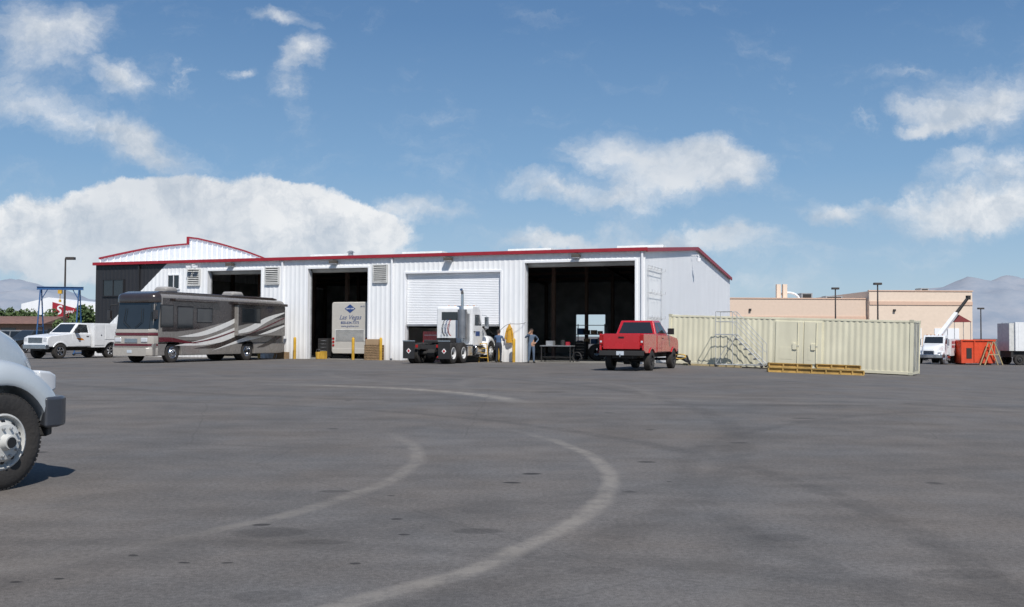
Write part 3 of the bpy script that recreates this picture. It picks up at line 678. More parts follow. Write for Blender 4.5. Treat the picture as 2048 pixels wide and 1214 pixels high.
# ============================================================ SEMI TRACTOR
hd=math.atan2(.944,.33)
tr=thing('semi_tractor','white day-cab semi tractor backed out with bare chassis and chrome stack','truck',-2.28,56.1,hd)
tr.scale=(1.05,1.05,1.04)
conv(tr,white,wheelr=.51,rimm=white,roof=2.9)
b=B()
for sd in(1,-1): b.box(-5.7,.7,sd*.38,sd*.46,.68,.95,dark)
for x in(-5.6,-4.4,-3.4,-2.6): b.box(x-.06,x+.06,-.38,.38,.72,.92,dark)
for x in(-3.75,-5.05): b.cyl((x,-.9,.51),(x,.9,.51),.09,dark); b.cyl((x,-.2,.51),(x,.2,.51),.22,dark)
b.obj('chassis',tr,bevel=.008)
b=B(); b.poly([(-5.1,-.45),(-4.75,-.12),(-4.1,-.5),(-3.9,-.5),(-3.9,.5),(-4.1,.5),(-4.75,.12),(-5.1,.45)],'z',1.02,1.14,dark); b.box(-4.5,-4.,-.5,.5,.95,1.02,dark); b.obj('fifth_wheel',tr,bevel=.01)
dia=M('red_logo',(.45,.02,.02),.5)
for sd in(1,-1):
    for x in(-3.75,-5.05): wheel(tr,x,sd*.98,.51,.27,sd,'steel',white,dual=True)
    b=B(); b.box(-5.78,-5.765,sd*.62,sd*1.22,.25,1.08,M('mudflap',(.02,.02,.021),.6)); b.poly([(sd*.92-.12,.62),(sd*.92,.75),(sd*.92+.12,.62),(sd*.92,.49)],'x',-5.79,-5.781,whitel); b.poly([(sd*.92-.07,.62),(sd*.92,.70),(sd*.92+.07,.62),(sd*.92,.54)],'x',-5.796,-5.791,dia); b.box(-5.79,-5.74,sd*.6,sd*1.24,1.08,1.13,chrome); b.obj('mudflap',tr)
    b=B(); b.box(-5.72,-5.66,sd*.48,sd*.6,.78,.92,redl); b.obj('tail_light',tr,bevel=.01)
    b=B(); b.box(-3.1,-2.4,sd*.5,sd*1.05,.35,.85,chrome if sd<0 else dark); b.obj('tool_box',tr,bevel=.03)
b=B(); b.cyl((-2.6,-.55,.9),(-2.6,-.55,1.25),.07,chrome); b.cyl((-2.6,-.55,1.25),(-2.6,-.55,2.70),.24,M('muffler',(.36,.36,.37),.35,metal=.8,var=.25),24); b.cyl((-2.6,-.55,2.70),(-2.6,-.55,3.5),.075,chrome); b.tube([(-2.6,-.55,3.5),(-2.65,-.55,3.63),(-2.77,-.55,3.72)],.075,chrome,12); b.obj('exhaust_stack',tr)
for k,m_ in((0,redl),(1,navy),(2,black)):
    b=B(); y0=.15+.16*k; pts=[]
    for i in range(60):
        t=i/59; pts.append((-2.45-.35*math.sin(t*math.pi)-.03*math.cos(t*80),y0+.035*math.sin(t*80),2.2-1.1*t+.25*t*t))
    b.tube(pts,.013,m_,6); b.obj('air_hose',tr)
b=B(); b.box(-2.5,-2.32,-.1,.9,1.0,1.25,dark); b.box(-2.42,-2.32,-.85,-.7,1.1,2.5,steel); b.obj('cab_guard',tr,bevel=.01)
b=B(); b.box(-1.9,-1.3,-1.003,-1.001,1.35,1.6,navy); b.obj('door_logo',tr)
# ============================================================ RED PICKUP
rp=thing('pickup_truck','lifted red extended-cab pickup truck parked facing the workshop','truck',4.98,42.4,math.atan2(.917,.4))
pickup(rp,redp,r=.42,wb=3.6,lift=.19,rimm=dark)
gp=M('grey_car_paint',(.10,.10,.11),.3,coat=.5)
x_,y_=bw(-3.3,13); ip=thing('pickup_truck','dull grey pickup truck parked inside the open bay','truck',x_,y_,BA-R(95),z=.015); pickup(ip,gp,r=.40)
# ============================================================ FOREGROUND TRUCK
fh=R(67); wx,wy=-5.25,10.35; lf=Vector((-math.sin(fh),math.cos(fh)))
ft=thing('flatbed_truck','white conventional truck with rounded hood, grey bumper and white steel wheels','truck',wx+lf.x*1.1,wy+lf.y*1.1,fh)
fwht=M('front_truck_silver',(.46,.50,.53),.22,coat=.7,var=.05); gb_=M('grey_bumper',(.05,.054,.065),.4,coat=.2)
conv(ft,fwht,wheelr=.50,bumpm=gb_,rimm=M('white_wheel',(.55,.55,.53),.5,var=.2,dirt=.0),roof=2.6,aero=True)
b=B()
for sd in(1,-1): b.box(-6.5,.6,sd*.38,sd*.46,.62,.88,dark)
b.box(-.7,.7,-.5,.5,.6,1.2,dark); b.obj('chassis',ft)
b=B(); b.box(-6.6,-2.5,-1.2,1.2,1.0,1.14,dark); b.obj('flatbed',ft,bevel=.02)
for sd in(1,-1): wheel(ft,-5.1,sd*.95,.5,.29,sd,'steel',MC['white_wheel'],dual=True)
# ============================================================ BUS
x_,y_=bw(-18.1,.9); bus=thing('tour_bus','cream coach bus parked nose-in inside the workshop bay','bus',x_,y_,BA+math.pi/2,z=.015)
bc=M('bus_cream',(.52,.50,.46),.35,coat=.3,var=.06,dirt=.25)
b=B(); b.loft([rrect(0,1.22,.35,3.32,.14),rrect(.08,1.29,.3,3.38,.16),rrect(6,1.3,.3,3.4,.16),rrect(11,1.3,.3,3.4,.16),rrect(11.8,1.2,.4,3.2,.2)],bc); b.obj('body',bus)
b=B(); b.box(-.02,.0,-1.0,1.0,1.05,1.75,lv)
for i in range(10): b.box(-.03,-.02,-.95,.95,1.08+i*.066,1.10+i*.066,dark)
b.obj('engine_door',bus)
b=B(); b.box(-.03,.01,-1.15,1.15,.32,.62,bc); b.obj('rear_bumper',bus,bevel=.03)
for sd in(1,-1):
    b=B()
    for z in(.8,1.0,1.2): b.cyl((.0,sd*1.12,z),(-.03,sd*1.12,z),.07,redl,14)
    b.obj('tail_light',bus)
    b=B(); b.box(.4,11,sd*1.3,sd*1.31,1.9,2.9,glass); b.obj('side_window',bus)
    for x in(2.4,3.7,9.6): wheel(bus,x,sd*1.13,.5,.28,sd,'steel',chrome)
b=B(); b.poly([(-.36,2.98),(0,3.24),(.36,2.98),(0,2.72)],'x',-.012,-.004,navy); b.obj('diamond_logo',bus)
text(bus,'GRAY LINE',.11,(-.016,0,2.98),(0,-1,0),(0,0,1),whitel,bold=.002)
text(bus,'Las Vegas',.38,(-.01,0,2.46),(0,-1,0),(0,0,1),navy,italic=.4,bold=-.002)
text(bus,'800-634-7375',.22,(-.01,0,2.14),(0,-1,0),(0,0,1),navy,bold=.001)
text(bus,'www.grayline.com',.16,(-.01,0,1.94),(0,-1,0),(0,0,1),navy,bold=0)
text(bus,'59172',.12,(-.01,-.85,3.1),(0,-1,0),(0,0,1),navy)
# ============================================================ CONTAINER
A0=Vector((8.2,52.9,0.02)); A1=Vector((18.68,46.95,-.33)); ex=(A1-A0).normalized(); ez=Vector((0,0,1)); ey=ez.cross(ex).normalized(); ez=ex.cross(ey)
LEN=(A1-A0).length
ct=thing('shipping_container','long pale cream corrugated shipping container with small door','shipping container',0,0,z=0)
mt=Matrix((ex,ey,ez)).transposed().to_4x4(); mt.translation=A0; ct.matrix_world=mt
def csec(b,a,c,y,out,z0,z1,mat,pitch=.28,h=.026):
    V=[];F=[];x=a;X=[]
    while x<c-1e-4:
        for dx,o in((0,0),(.07,0),(.14,1),(.21,1)):
            if x+dx<c: X.append((x+dx,o*h))
        x+=pitch
    X.append((c,0))
    for x,o in X: V+=[(x,y+out*(o-h),z0),(x,y+out*(o-h),z1)]
    for i in range(len(X)-1): F.append((2*i,2*i+2,2*i+3,2*i+1))
    b.add(V,F,mat)
b=B()
csec(b,.12,5.6,0,-1,.16,2.46,cream); csec(b,7.95,LEN-.12,0,-1,.16,2.46,cream); csec(b,.12,LEN-.12,2.44,1,.16,2.46,cream)
b.box(5.6,7.95,-.002,.03,.16,2.46,cream)
b.box(.05,LEN-.05,.03,2.4,2.5,2.53,cream); b.box(0.05,.09,.1,2.34,.16,2.46,cream); b.box(LEN-.09,LEN-.05,.1,2.34,.16,2.46,cream); b.box(.1,LEN-.1,.05,2.39,.12,.15,dark)
b.obj('side_panels',ct)
b=B()
for y0,y1 in((-.01,.10),(2.34,2.45)):
    for x0 in(0,LEN-.14): b.box(x0,x0+.14,y0,y1,.12,2.48,cream)
    b.box(.14,LEN-.14,y0,y1-.03,0.02,.16,cream); b.box(.14,LEN-.14,y0,y1-.03,2.46,2.56,cream)
    for x0 in(-.01,LEN-.17):
        for z0 in(0,2.47): b.box(x0,x0+.18,y0-.01,y1+.01,z0,z0+.13,M('corner_casting',(.5,.48,.37),.6))
for z0,z1 in((.02,.16),(2.46,2.58)):
    for x0 in(.02,LEN-.12): b.box(x0,x0+.1,.1,2.34,z0,z1,cream)
b.obj('frame',ct,bevel=.008)
for a,c in((5.65,7.0),(7.05,7.9)):
    b=B(); b.box(a,c,-.045,-.003,.3,2.38,cream); d=b.obj('door',ct,bevel=.012)
    b=B(); b.cyl((c-.25,-.07,.3),(c-.25,-.07,2.35),.018,cream,8); b.box(c-.45,c-.2,-.08,-.05,1.15,1.2,steel); b.box(c-.5,c-.3,-.1,-.045,1.0,1.3,cream); b.obj('handle',d)
    b=B(); b.box(a+.2,c-.5,-.052,-.046,.5,1.1,cream); b.obj('door_panel',d,bevel=.01)
b=B(); b.box(LEN-.1,LEN-.03,.2,1.2,.2,2.4,cream); b.box(LEN-.1,LEN-.03,1.24,2.25,.2,2.4,cream)
for y in(.5,.9,1.5,1.9): b.cyl((LEN,y,.15),(LEN,y,2.5),.02,steel,8)
b.obj('end_door',ct)
# ============================================================ ROLLING STAIR
def cw(q,d):
    p=A0+ex*q-ey*d; return p.x,p.y
sx,sy=cw(3.1,1.5); ca=math.atan2(ex.y,ex.x)
rs=thing('rolling_stair','grey galvanised rolling warehouse stair with handrails beside the container','stairs',sx,sy,ca)
b=B(); r=.018; sg=stairg
for y in(0,.75):
    for x in(0,.85): b.cyl((x,y,.1),(x,y,2.75),r,sg,8)
    b.tube([(0,y,2.75),(.85,y,2.75),(2.35,y,1.15),(2.35,y,.1)],r,sg); b.tube([(0,y,2.25),(.85,y,2.25),(2.3,y,.75)],r,sg)
    b.tube([(0,y,.12),(2.4,y,.12)],r*1.4,sg); b.tube([(.85,y,1.65),(2.35,y,.15)],r*1.6,sg); b.tube([(0,y,.12),(.85,y,1.6)],r,sg)
for x,z in((0,2.75),(0,2.25),(0,1.6),(0,.12),(2.4,.12),(.85,.12)): b.cyl((x,0,z),(x,.75,z),r,sg,8)
b.obj('frame',rs)
b=B(); b.box(-.05,.88,-.02,.77,1.58,1.64,sg)
b.obj('platform',rs)
b=B()
for i in range(6):
    z=1.40-i*.24; x=.9+i*.24; b.box(x,x+.24,.02,.73,z-.02,z+.02,sg); b.box(x,x+.02,.02,.73,z-.08,z-.02,sg)
b.obj('treads',rs)
for x,y in((0,0),(0,.75),(2.3,0),(2.3,.75)):
    b=B(); b.lathe([(.001,-.02),(.08,-.02),(.08,.02),(.001,.02)],rubber,c=(x,y,.08),n=16); b.obj('castor',rs)
# ============================================================ YELLOW BEAMS, PLANKS
for k,(x0,x1,y,z0,h) in enumerate(((11.2,14.3,44.0,0,.22),(11.4,15.2,44.6,0,.22),(11.25,13.1,44.1,.235,.18),(13.4,15.3,44.3,.235,.20),(14.35,15.35,44.0,0,.22))):
    b=B(); l=x1-x0
    b.box(0,l,-.14,.14,0,.03,ochre); b.box(0,l,-.14,.14,h-.03,h,ochre); b.box(0,l,-.06,.06,.03,h-.03,ochre)
    n_=max(2,int(l/.55))
    for i in range(n_+1): b.box(i*l/n_-.03,i*l/n_+.03,-.13,.13,.03,h-.03,ochre)
    o=b.obj('steel_beam',label='ochre painted steel beam lying on the asphalt',cat='beam',group='steel beams stacked in front of the container')
    o.location=(x0,y,(gz(11.25,y)-.033*(x0-11.25) if z0 else gz(x0,y))+z0+.003); o.rotation_euler=(0,math.atan2(-(gz(x1,y)-gz(x0,y)),l),R(-2) if k<2 else R(-1))
x0,y0=cw(1.2,.9); b=B(); b.box(0,3.0,-.1,.1,0,.09,M('pale_plank',(.42,.33,.18),.8,var=.2)); b.box(.1,2.7,.14,.3,0,.07,MC['pale_plank'])
o=b.obj('wooden_plank',label='pale wooden planks lying along the container',cat='plank',loc=(x0,y0,gz(x0,y0)+.002),rz=ca); o.rotation_euler=(0,R(1.5),ca)
x0,y0=cw(.8,1.0)
cb=thing('creeper_seat','black mechanic creeper with yellow hose draped over it','mechanic creeper',x0,y0,ca)
b=B(); b.loft([[(x,y,z+.1*math.sin(x*6)) for y,z in((-.25,.2),(.25,.2),(.25,.32),(-.25,.32))] for x in(0,.2,.4,.6,.75)],black); b.obj('pad',cb,bevel=.02)
b=B(); b.tube([(.35+.3*math.cos(t/3),-.28+.04*math.sin(t),.42+.12*math.sin(t/3)) for t in range(20)],.03,yellow); b.obj('hose',cb)
for pl in([(-.05,0),(.1,.55),(.2,.6),(.05,0)],[(.8,0),(.6,.5),(.7,.5),(.9,0)]):
    b=B(); b.poly(pl,'y',-.2,-.15,black); b.obj('leg',cb)
# ============================================================ BOLLARDS
def lathez(b,prof,mat,n=20):
    V=[];F=[];k=len(prof)
    for i in range(n):
        t=2*math.pi*i/n
        for r_,z in prof: V.append((r_*math.cos(t),r_*math.sin(t),z))
    for i in range(n):
        j=(i+1)%n
        for q in range(k-1): F.append((i*k+q,j*k+q,j*k+q+1,i*k+q+1))
    b.add(V,F,mat)
first=None
for x,t in((-21.0,-.5),(-17.0,-.6),(-15.2,-.6),(-7.95,-.5),(-7.1,-.55),(-23.5,-.5)):
    X,Y=bw(x,t)
    if first is None:
        b=B(); lathez(b,[(.085,0),(.085,1.2),(.08,1.25),(.055,1.29),(.001,1.31)],yellow)
        first=b.obj('bollard',label='yellow painted steel bollard beside a bay door',cat='bollard',group='yellow bollards guarding the bay doors'); first.location=(X,Y,gz(X,Y)-.01)
    else:
        o=first.copy(); o.location=(X,Y,gz(X,Y)-.01); col.objects.link(o)
# ============================================================ CLUTTER BY BUILDING
X,Y=bw(-15.75,-.35); pal=thing('pallet_stack','stack of weathered wooden pallets and boxes against the wall','pallets',X,Y,BA)
for k in range(6):
    b=B(); z=k*.145
    for j in range(6): b.box(-.5+j*.17,-.5+j*.17+.13,-.3,.3,z+.12,z+.14,wood); b.box(-.5+j*.17,-.5+j*.17+.13,-.3,.3,z,z+.018,wood)
    for y in(-.28,0,.22): b.box(-.5,.48,y,y+.06,z+.02,z+.12,wood)
    b.obj('pallet',pal)
b=B(); b.box(-.45,.35,-.25,.25,.87,1.2,M('cardboard',(.36,.25,.15),.8)); b.obj('cardboard_box',pal,bevel=.01)
X,Y=bw(-22.0,-.4); b=B(); 
for i in range(3):
    b.hexa([(-.45+i*.25,-.25,0),(-.27+i*.25,-.25,0),(-.27+i*.25,-.2,0),(-.45+i*.25,-.2,0)],[(-.35+i*.12,.25,1.25-.35*i),(-.22+i*.12,.25,1.25-.35*i),(-.22+i*.12,.3,1.25-.35*i),(-.35+i*.12,.3,1.25-.35*i)],wood)
b.box(-.1,.5,-.3,.1,0,.4,wood); b.obj('timber_offcuts',label='wooden boards leaning against the white wall',cat='boards',loc=(X,Y,0),rz=BA,bevel=.004)
X,Y=bw(-7.5,-.08); b=B(); secs=[]
yc=M('yellow_cloth',(.58,.31,.03),.8,bump=.3,bscale=12)
for z,w,d in((2.05,.04,.04),(1.95,.09,.05),(1.8,.15,.06),(1.5,.13,.06),(1.2,.17,.07),(1.05,.19,.07)): secs.append([(w*math.cos(a)*(1+.2*math.sin(3*a+z*9)),-.05-d*(.9+math.sin(a)),z) for a in [2*math.pi*i/14 for i in range(14)]])
b.loft(secs,yc); b.tube([(0,-.05,2.05),(0,0.05,2.15)],.015,steel)
for s in(-1,1): b.tube([(s*.12,-.12,1.85),(s*.2,-.14,1.5),(s*.22,-.14,1.25)],.045,yc,10)
b.obj('raincoat',label='yellow raincoat hanging on the white wall',cat='raincoat',loc=(X,Y,0),rz=BA)
X,Y=bw(-8.6,-1.2); b=B()
for sx_ in(-.25,.25):
    b.tube([(sx_,-.3,0),(sx_*.7,0,1.0)],.02,yellow); b.tube([(sx_,.3,0),(sx_*.7,0,1.0)],.02,yellow)
for z in(.25,.5,.75): b.box(-.22,.22,-.3+z*.3-.03,-.3+z*.3+.05,z-.015,z+.015,yellow)
b.box(-.2,.2,-.1,.1,.98,1.02,yellow); b.obj('step_ladder',label='small yellow step ladder standing on the asphalt',cat='ladder',loc=(X,Y,0),rz=BA+.4)
def bobj(b,name,label,cat,x,t,rz=0,z=.015,**k):
    X,Y=bw(x,t); return b.obj(name,label=label,cat=cat,loc=(X,Y,z),rz=BA+rz,**k)
b=B(); b.box(-.9,.9,-.35,.35,.85,.9,steel)
for sx_ in(-.85,.8):
    for sy_ in(-.32,.27): b.box(sx_,sx_+.05,sy_,sy_+.05,0,.85,dark)
b.box(-.85,.85,-.3,.3,.25,.28,dark); b.box(-.6,-.2,-.2,.2,.9,1.15,steel); b.cyl((.3,0,.9),(.3,0,1.2),.12,dark); b.box(.5,.7,-.1,.1,.9,1.1,redt); bobj(b,'workbench','steel workbench with tools in the open bay','workbench',-5.1,.9,bevel=.005)
def tool_cab(x,t,col_,rz=0,h=1.1,w=.7):
    o=thing('tool_cabinet','tool cabinet on castors inside the bay','tool cabinet',*bw(x,t),BA+rz,z=.015)
    b=B(); b.box(-w/2,w/2,-.28,.28,.12,h,col_); b.obj('cabinet',o,bevel=.01)
    for i in range(5):
        b=B(); z=.16+i*(h-.2)/5; b.box(-w/2+.03,w/2-.03,-.30,-.281,z,z+(h-.2)/5-.02,col_); b.box(-w/2+.1,w/2-.1,-.32,-.30,z+.1,z+.12,chrome); b.obj('drawer',o)
    for sx_ in(-1,1):
        for sy_ in(-.2,.2):
            b=B(); b.lathe([(.001,-.02),(.06,-.02),(.06,.02),(.001,.02)],rubber,c=(sx_*(w/2-.08),sy_,.06),n=12); b.obj('castor',o)
    return o
tool_cab(-12.6,1.0,redp,w=1.2,h=1.65); tool_cab(-5.6,7,dark); tool_cab(-2.4,9,redt,h=1.3); tool_cab(-19.95,1.2,dark,h=1.2); tool_cab(-25,3,redt,h=1.3,w=1.2)
for k,(x,t) in enumerate(((-1.3,16),(-4.5,20),(-18,22),(-6.2,11))):
    b=B()
    for sx_ in(-1,.95):
        for sy_ in(-.3,.25): b.box(sx_,sx_+.05,sy_,sy_+.05,0,2.2,steel)
    for z in(.3,.9,1.5,2.1): b.box(-1,1,-.3,.3,z,z+.04,steel)
    for z in(.34,.94,1.54):
        for j in range(4):
            w=.15+.2*random.random(); b.box(-.9+j*.46,-.9+j*.46+w+.08,-.2,.2,z,z+.15+.3*random.random(),random.choice([dark,MC['cardboard'],redt,steel,bluep]))
    bobj(b,'shelving','steel shelving loaded with parts inside the workshop','shelves',x,t)
b=B()
b.tube([(-.3+.25*math.cos(t*.5),-.05+.01*t,.3+.25*math.sin(t*.5)) for t in range(26)],.02,dark); bobj(b,'hose_coil','black hose coil lying in the bay doorway','hose',-3.6,.6)
b=B(); lathez(b,[(.001,0),(.15,0),(.17,.38),(.165,.4),(.15,.39),(.14,.05)],yellow); b.tube([(-.16,0,.38),(-.1,0,.55),(.1,0,.55),(.16,0,.38)],.008,steel); b.box(.2,.5,-.15,.15,0,.45,yellow); bobj(b,'mop_bucket','yellow mop bucket standing in the bay doorway','bucket',-19.75,.1)
b=B()
for k in range(3): b.lathe([(.25,k*.24-.11),(.4,k*.24-.13),(.47,k*.24-.08),(.48,k*.24),(.47,k*.24+.08),(.4,k*.24+.13),(.25,k*.24+.11)],rubber,c=(0,0,.48),n=28)
bobj(b,'spare_tyres','row of upright black truck tyres inside the bay','tyres',-4.0,5,rz=.5)
b=B(); pts=[]
for i in range(22):
    t=i/21; pts.append((-9.0+2.4*t,-.5*math.sin(math.pi*t)-.05,1.55+.35*math.cos(t*9)*(1-t)+.6*t))
X,Y=bw(0,0); b.tube(pts,.012,dark,5); b.obj('hanging_cable',label='black cable strung from truck to wall',cat='cable',loc=(X,Y,0),rz=BA)
# ============================================================ PEOPLE
skin=M('skin',(.42,.24,.16),.6,var=.05); hairm=M('dark_hair',(.03,.02,.015),.7); bootm=M('boot_leather',(.03,.025,.02),.6)
def person(label,x,y,rz,J,shirt,trouser,hat=None,h=1.78):
    V=[];E=[];Rr=[];tag=[]
    def v(p,r): V.append(p);Rr.append(r);return len(V)-1
    def e(a,b,m): E.append((a,b));tag.append(m)
    pel=v((0,0,.95),.145); wa=v((0,.0,1.10),.13); ch=v((0,.01,1.30),.155); nk=v((0,.01,1.47),.07); nk2=v((0,-.005,1.54),.055)
    jaw=v((0,-.025,1.60),.075); hd_=v((0,-.01,1.68),.098); tp=v((0,0,1.75),.07)
    e(pel,wa,'t');e(wa,ch,'s');e(ch,nk,'s');e(nk,nk2,'k');e(nk2,jaw,'k');e(jaw,hd_,'k');e(hd_,tp,'k')
    for sd in('L','R'):
        s=1 if sd=='L' else -1
        g=J['leg'+sd]; hp=v((s*.10,0,.88),.105); kn=v(g[0],.068); an=v(g[1],.048); toe=v((g[1][0]+s*.03,g[1][1]-.15,.045),.04); heel=v((g[1][0],g[1][1]+.03,.045),.045)
        e(pel,hp,'t');e(hp,kn,'t');e(kn,an,'t');e(an,heel,'b');e(heel,toe,'b')
        a=J['arm'+sd]; sh=v((s*.19,.01,1.42),.062); el=v(a[0],.046); wr=v(a[1],.03); d=(Vector(a[2])-Vector(a[1])).normalized(); pm=v(Vector(a[1])+d*.07,.034)
        e(ch,sh,'s');e(sh,el,'s');e(el,wr,'s' if J.get('long',1) else 'k');e(wr,pm,'k')
        side=d.cross(Vector((0,1,0)));
        if side.length<.2: side=Vector((1,0,0))
        side.normalize(); nrm=side.cross(d)
        for i in range(4):
            b0=Vector(a[1])+d*.09+side*(i-1.5)*.019; ln=(.075,.085,.08,.062)[i]
            q1=v(b0,.010); q2=v(b0+d*ln*.5+nrm*.008,.009); q3=v(b0+d*ln+nrm*.03,.008); e(pm,q1,'k');e(q1,q2,'k');e(q2,q3,'k')
        b0=Vector(a[1])+d*.03-side*.04; q1=v(b0,.011); q2=v(b0+d*.05-side*.02,.009); e(pm,q1,'k'); e(q1,q2,'k')
    me=bpy.data.meshes.new('person'); me.from_pydata([tuple(p) for p in V],E,[]); o=bpy.data.objects.new('person',me); col.objects.link(o)
    sk=o.modifiers.new('s','SKIN'); 
    lay=me.skin_vertices[0].data
    for i,r in enumerate(Rr): lay[i].radius=(r,r); lay[i].use_root=(i==0)
    lay[0].radius=(.165,.12); lay[1].radius=(.15,.11); lay[2].radius=(.18,.12)
    ss=o.modifiers.new('ss','SUBSURF'); ss.levels=2
    dg=bpy.context.evaluated_depsgraph_get(); m2=bpy.data.meshes.new_from_object(o.evaluated_get(dg)); o.modifiers.clear(); o.data=m2
    mats={'s':0,'t':1,'k':2,'b':3}; m2.materials.clear()
    for m_ in(shirt,trouser,skin,bootm): m2.materials.append(m_)
    segs=[(Vector(V[a]),Vector(V[c_]),mats[t_]) for (a,c_),t_ in zip(E,tag)]
    for p in m2.polygons:
        c_=p.center; best=9;bi=0
        for a,q,t_ in segs:
            d=q-a; t=clamp((c_-a).dot(d)/max(d.length_squared,1e-9)); dd=(c_-(a+d*t)).length
            if dd<best: best=dd;bi=t_
        p.material_index=bi; p.use_smooth=True
    o.location=(x,y,gz(x,y)); o.rotation_euler=(0,0,rz); o.scale=(h/1.8,)*3
    o['label']=label;o['category']='person'
    b=B(); b.cyl((0,-.105,1.68),(0,-.135,1.655),.014,skin,8,r1=.016)
    b.obj('nose',o)
    for s in(-1,1):
        b=B(); b.cyl((s*.034,-.098,1.69),(s*.034,-.106,1.69),.012,black,8); b.obj('eye',o)
        b=B(); b.box(s*.094-.01,s*.094+.01,-.01,.03,1.65,1.71,skin); b.obj('ear',o,bevel=.008)
    b=B(); b.box(-.025,.025,-.106,-.098,1.625,1.632,M('lips',(.25,.10,.08),.6)); b.obj('mouth',o)
    b=B()
    secs=[]
    for k in range(6):
        ph=k/5*math.pi/2*.98; rr=.108*math.cos(ph); zz=1.69+.085*math.sin(ph)
        secs.append([(rr*math.cos(a),.008+rr*math.sin(a)*1.08,zz-(.05*max(0,math.sin(a)) if k==0 else 0)+(.02 if k==0 and math.sin(a)<0 else 0)) for a in [2*math.pi*i/16 for i in range(16)]])
    b.loft(secs,hat or hairm); b.obj('cap' if hat else 'hair',o)
    return o
cov=M('coverall_blue',(.10,.14,.20),.85,bump=.4,bscale=14,var=.2); shb=M('shirt_blue',(.07,.12,.22),.85,bump=.3,bscale=14); trd=M('trousers_dark',(.03,.035,.05),.85)
person('man in blue-grey coveralls with a hand on his hip',1.03,53.0,R(15),dict(legL=[(.12,-.02,.5),(.14,.02,.09)],legR=[(-.12,-.02,.5),(-.15,0,.09)],armL=[(.40,.08,1.22),(.22,-.06,1.04),(.12,-.12,1.0)],armR=[(-.36,-.08,1.30),(-.22,-.2,1.5),(-.15,-.22,1.58)]),cov,cov,h=1.84)
person('man in blue shirt and dark trousers working at the truck',-.70,53.7,R(165),dict(legL=[(.10,-.04,.5),(.12,.0,.09)],legR=[(-.11,-.02,.5),(-.13,.04,.09)],armL=[(.26,-.1,1.18),(.22,-.34,1.16),(.2,-.5,1.2)],armR=[(-.26,-.08,1.18),(-.2,-.32,1.2),(-.18,-.5,1.24)],long=0),shb,trd)
# ============================================================ GANTRY + LAMPS LEFT
ga=thing('gantry_crane','blue steel portable gantry crane with yellow hoist','gantry crane',-29.7,66,R(8))
b=B(); b.box(-1.45,1.45,-.07,.07,4.30,4.33,bluep); b.box(-1.45,1.45,-.07,.07,4.48,4.51,bluep); b.box(-1.45,1.45,-.02,.02,4.33,4.48,bluep); b.obj('beam',ga)
for s in(-1,1):
    b=B()
    b.tube([(s*1.2,-.9,.15),(s*1.2,-.12,4.3)],.045,bluep); b.tube([(s*1.2,.9,.15),(s*1.2,.12,4.3)],.045,bluep); b.tube([(s*1.2,-1.1,.15),(s*1.2,1.1,.15)],.05,bluep); b.tube([(s*1.2,-.5,1.9),(s*1.2,.5,1.9)],.03,bluep); b.tube([(s*1.2,0,3.6),(s*.8,0,4.3)],.03,bluep); b.obj('leg_frame',ga)
    for y in(-1,1):
        b=B(); b.lathe([(.001,-.03),(.1,-.03),(.1,.03),(.001,.03)],rubber,c=(s*1.2,y,.1),n=14); b.obj('castor',ga)
b=B(); b.box(-.12,.12,-.12,.12,4.05,4.29,yellow); b.cyl((0,0,3.6),(0,0,4.05),.02,yellow); b.cyl((0,0,3.5),(0,0,3.65),.08,yellow,10); b.obj('hoist',ga)
pole=M('bronze_pole',(.06,.05,.045),.5)
def lamp(x,y,h,double=False,lab='dark square-head parking lot lamp post'):
    o=thing('street_lamp',lab,'street lamp',x,y,0,group='parking lot lamp posts')
    b=B(); b.cyl((0,0,0),(0,0,.7),.22,M('concrete_base',(.35,.33,.31),.8),16); b.obj('base',o)
    b=B(); b.cyl((0,0,.7),(0,0,h),.09,pole,10,r1=.06); b.obj('pole',o)
    b=B(); 
    if double: b.box(-.35,.35,-.2,.2,h,h+.2,pole)
    else: b.box(.05,.7,-.18,.18,h-.05,h+.15,pole); b.box(-.05,.1,-.03,.03,h,h+.08,pole)
    b.obj('lamp_head',o,bevel=.02); return o
lamp(-33.4,75,7.0); lamp(32.2,100,7.0,True); lamp(33.5,92,7.1,True); lamp(56,120,6,True)
# ============================================================ BACKGROUND LEFT
tanb=M('brown_stucco',(.30,.19,.13),.85); roofb=M('brown_roof',(.22,.12,.09),.8,var=.3)
lb=thing('low_building','long low brown building with tiled roof','building',-75,122,0,z=0)
b=B(); b.box(-12,18,0,10,0,2.7,tanb); b.obj('wall',lb)
b=B(); b.poly([(-.6,2.6),(5,3.6),(10.6,2.6)],'x',-12.4,18.4,roofb); b.obj('roof',lb)
for i in range(6):
    b=B(); b.box(-9+i*4.4,-7.2+i*4.4,-.04,0,.9,2.1,glass); b.obj('window',lb)
wb=thing('sign_building','white metal building with red pennant sign on its gable','building',-66,152,R(4),z=0)
b=B(); b.poly([(-8,0),(-8,5.9),(-4,6.9),(13,4.6),(13,0)],'y',0,20,wht2); b.obj('wall',wb)
b=B(); b.poly([(-3.4,6.2),(-3.4,3.4),(2.4,4.6)],'y',-.12,-.05,redt); b.obj('pennant_sign',wb)
text(wb,'S',1.9,(-2.5,-.14,4.95),(1,0,0),(0,0,1),whitel,bold=.03,italic=.2)
text(wb,'emi',.9,(-1.0,-.14,4.75),(1,0,0),(0,0,1),whitel,italic=.3,bold=.01)
leafm,nt,bs=newmat('foliage'); N=nt.nodes;L=nt.links
nn=N.new('ShaderNodeTexNoise'); nn.inputs['Scale'].default_value=1.3; tc=N.new('ShaderNodeTexCoord'); L.new(tc.outputs['Object'],nn.inputs['Vector'])
c=mixc(mrange(nn.outputs['Fac'],.35,.65,0,1),(.03,.055,.018,1),(.10,.15,.045,1)); L.new(c,bs.inputs['Base Color']); bs.inputs['Roughness'].default_value=.7
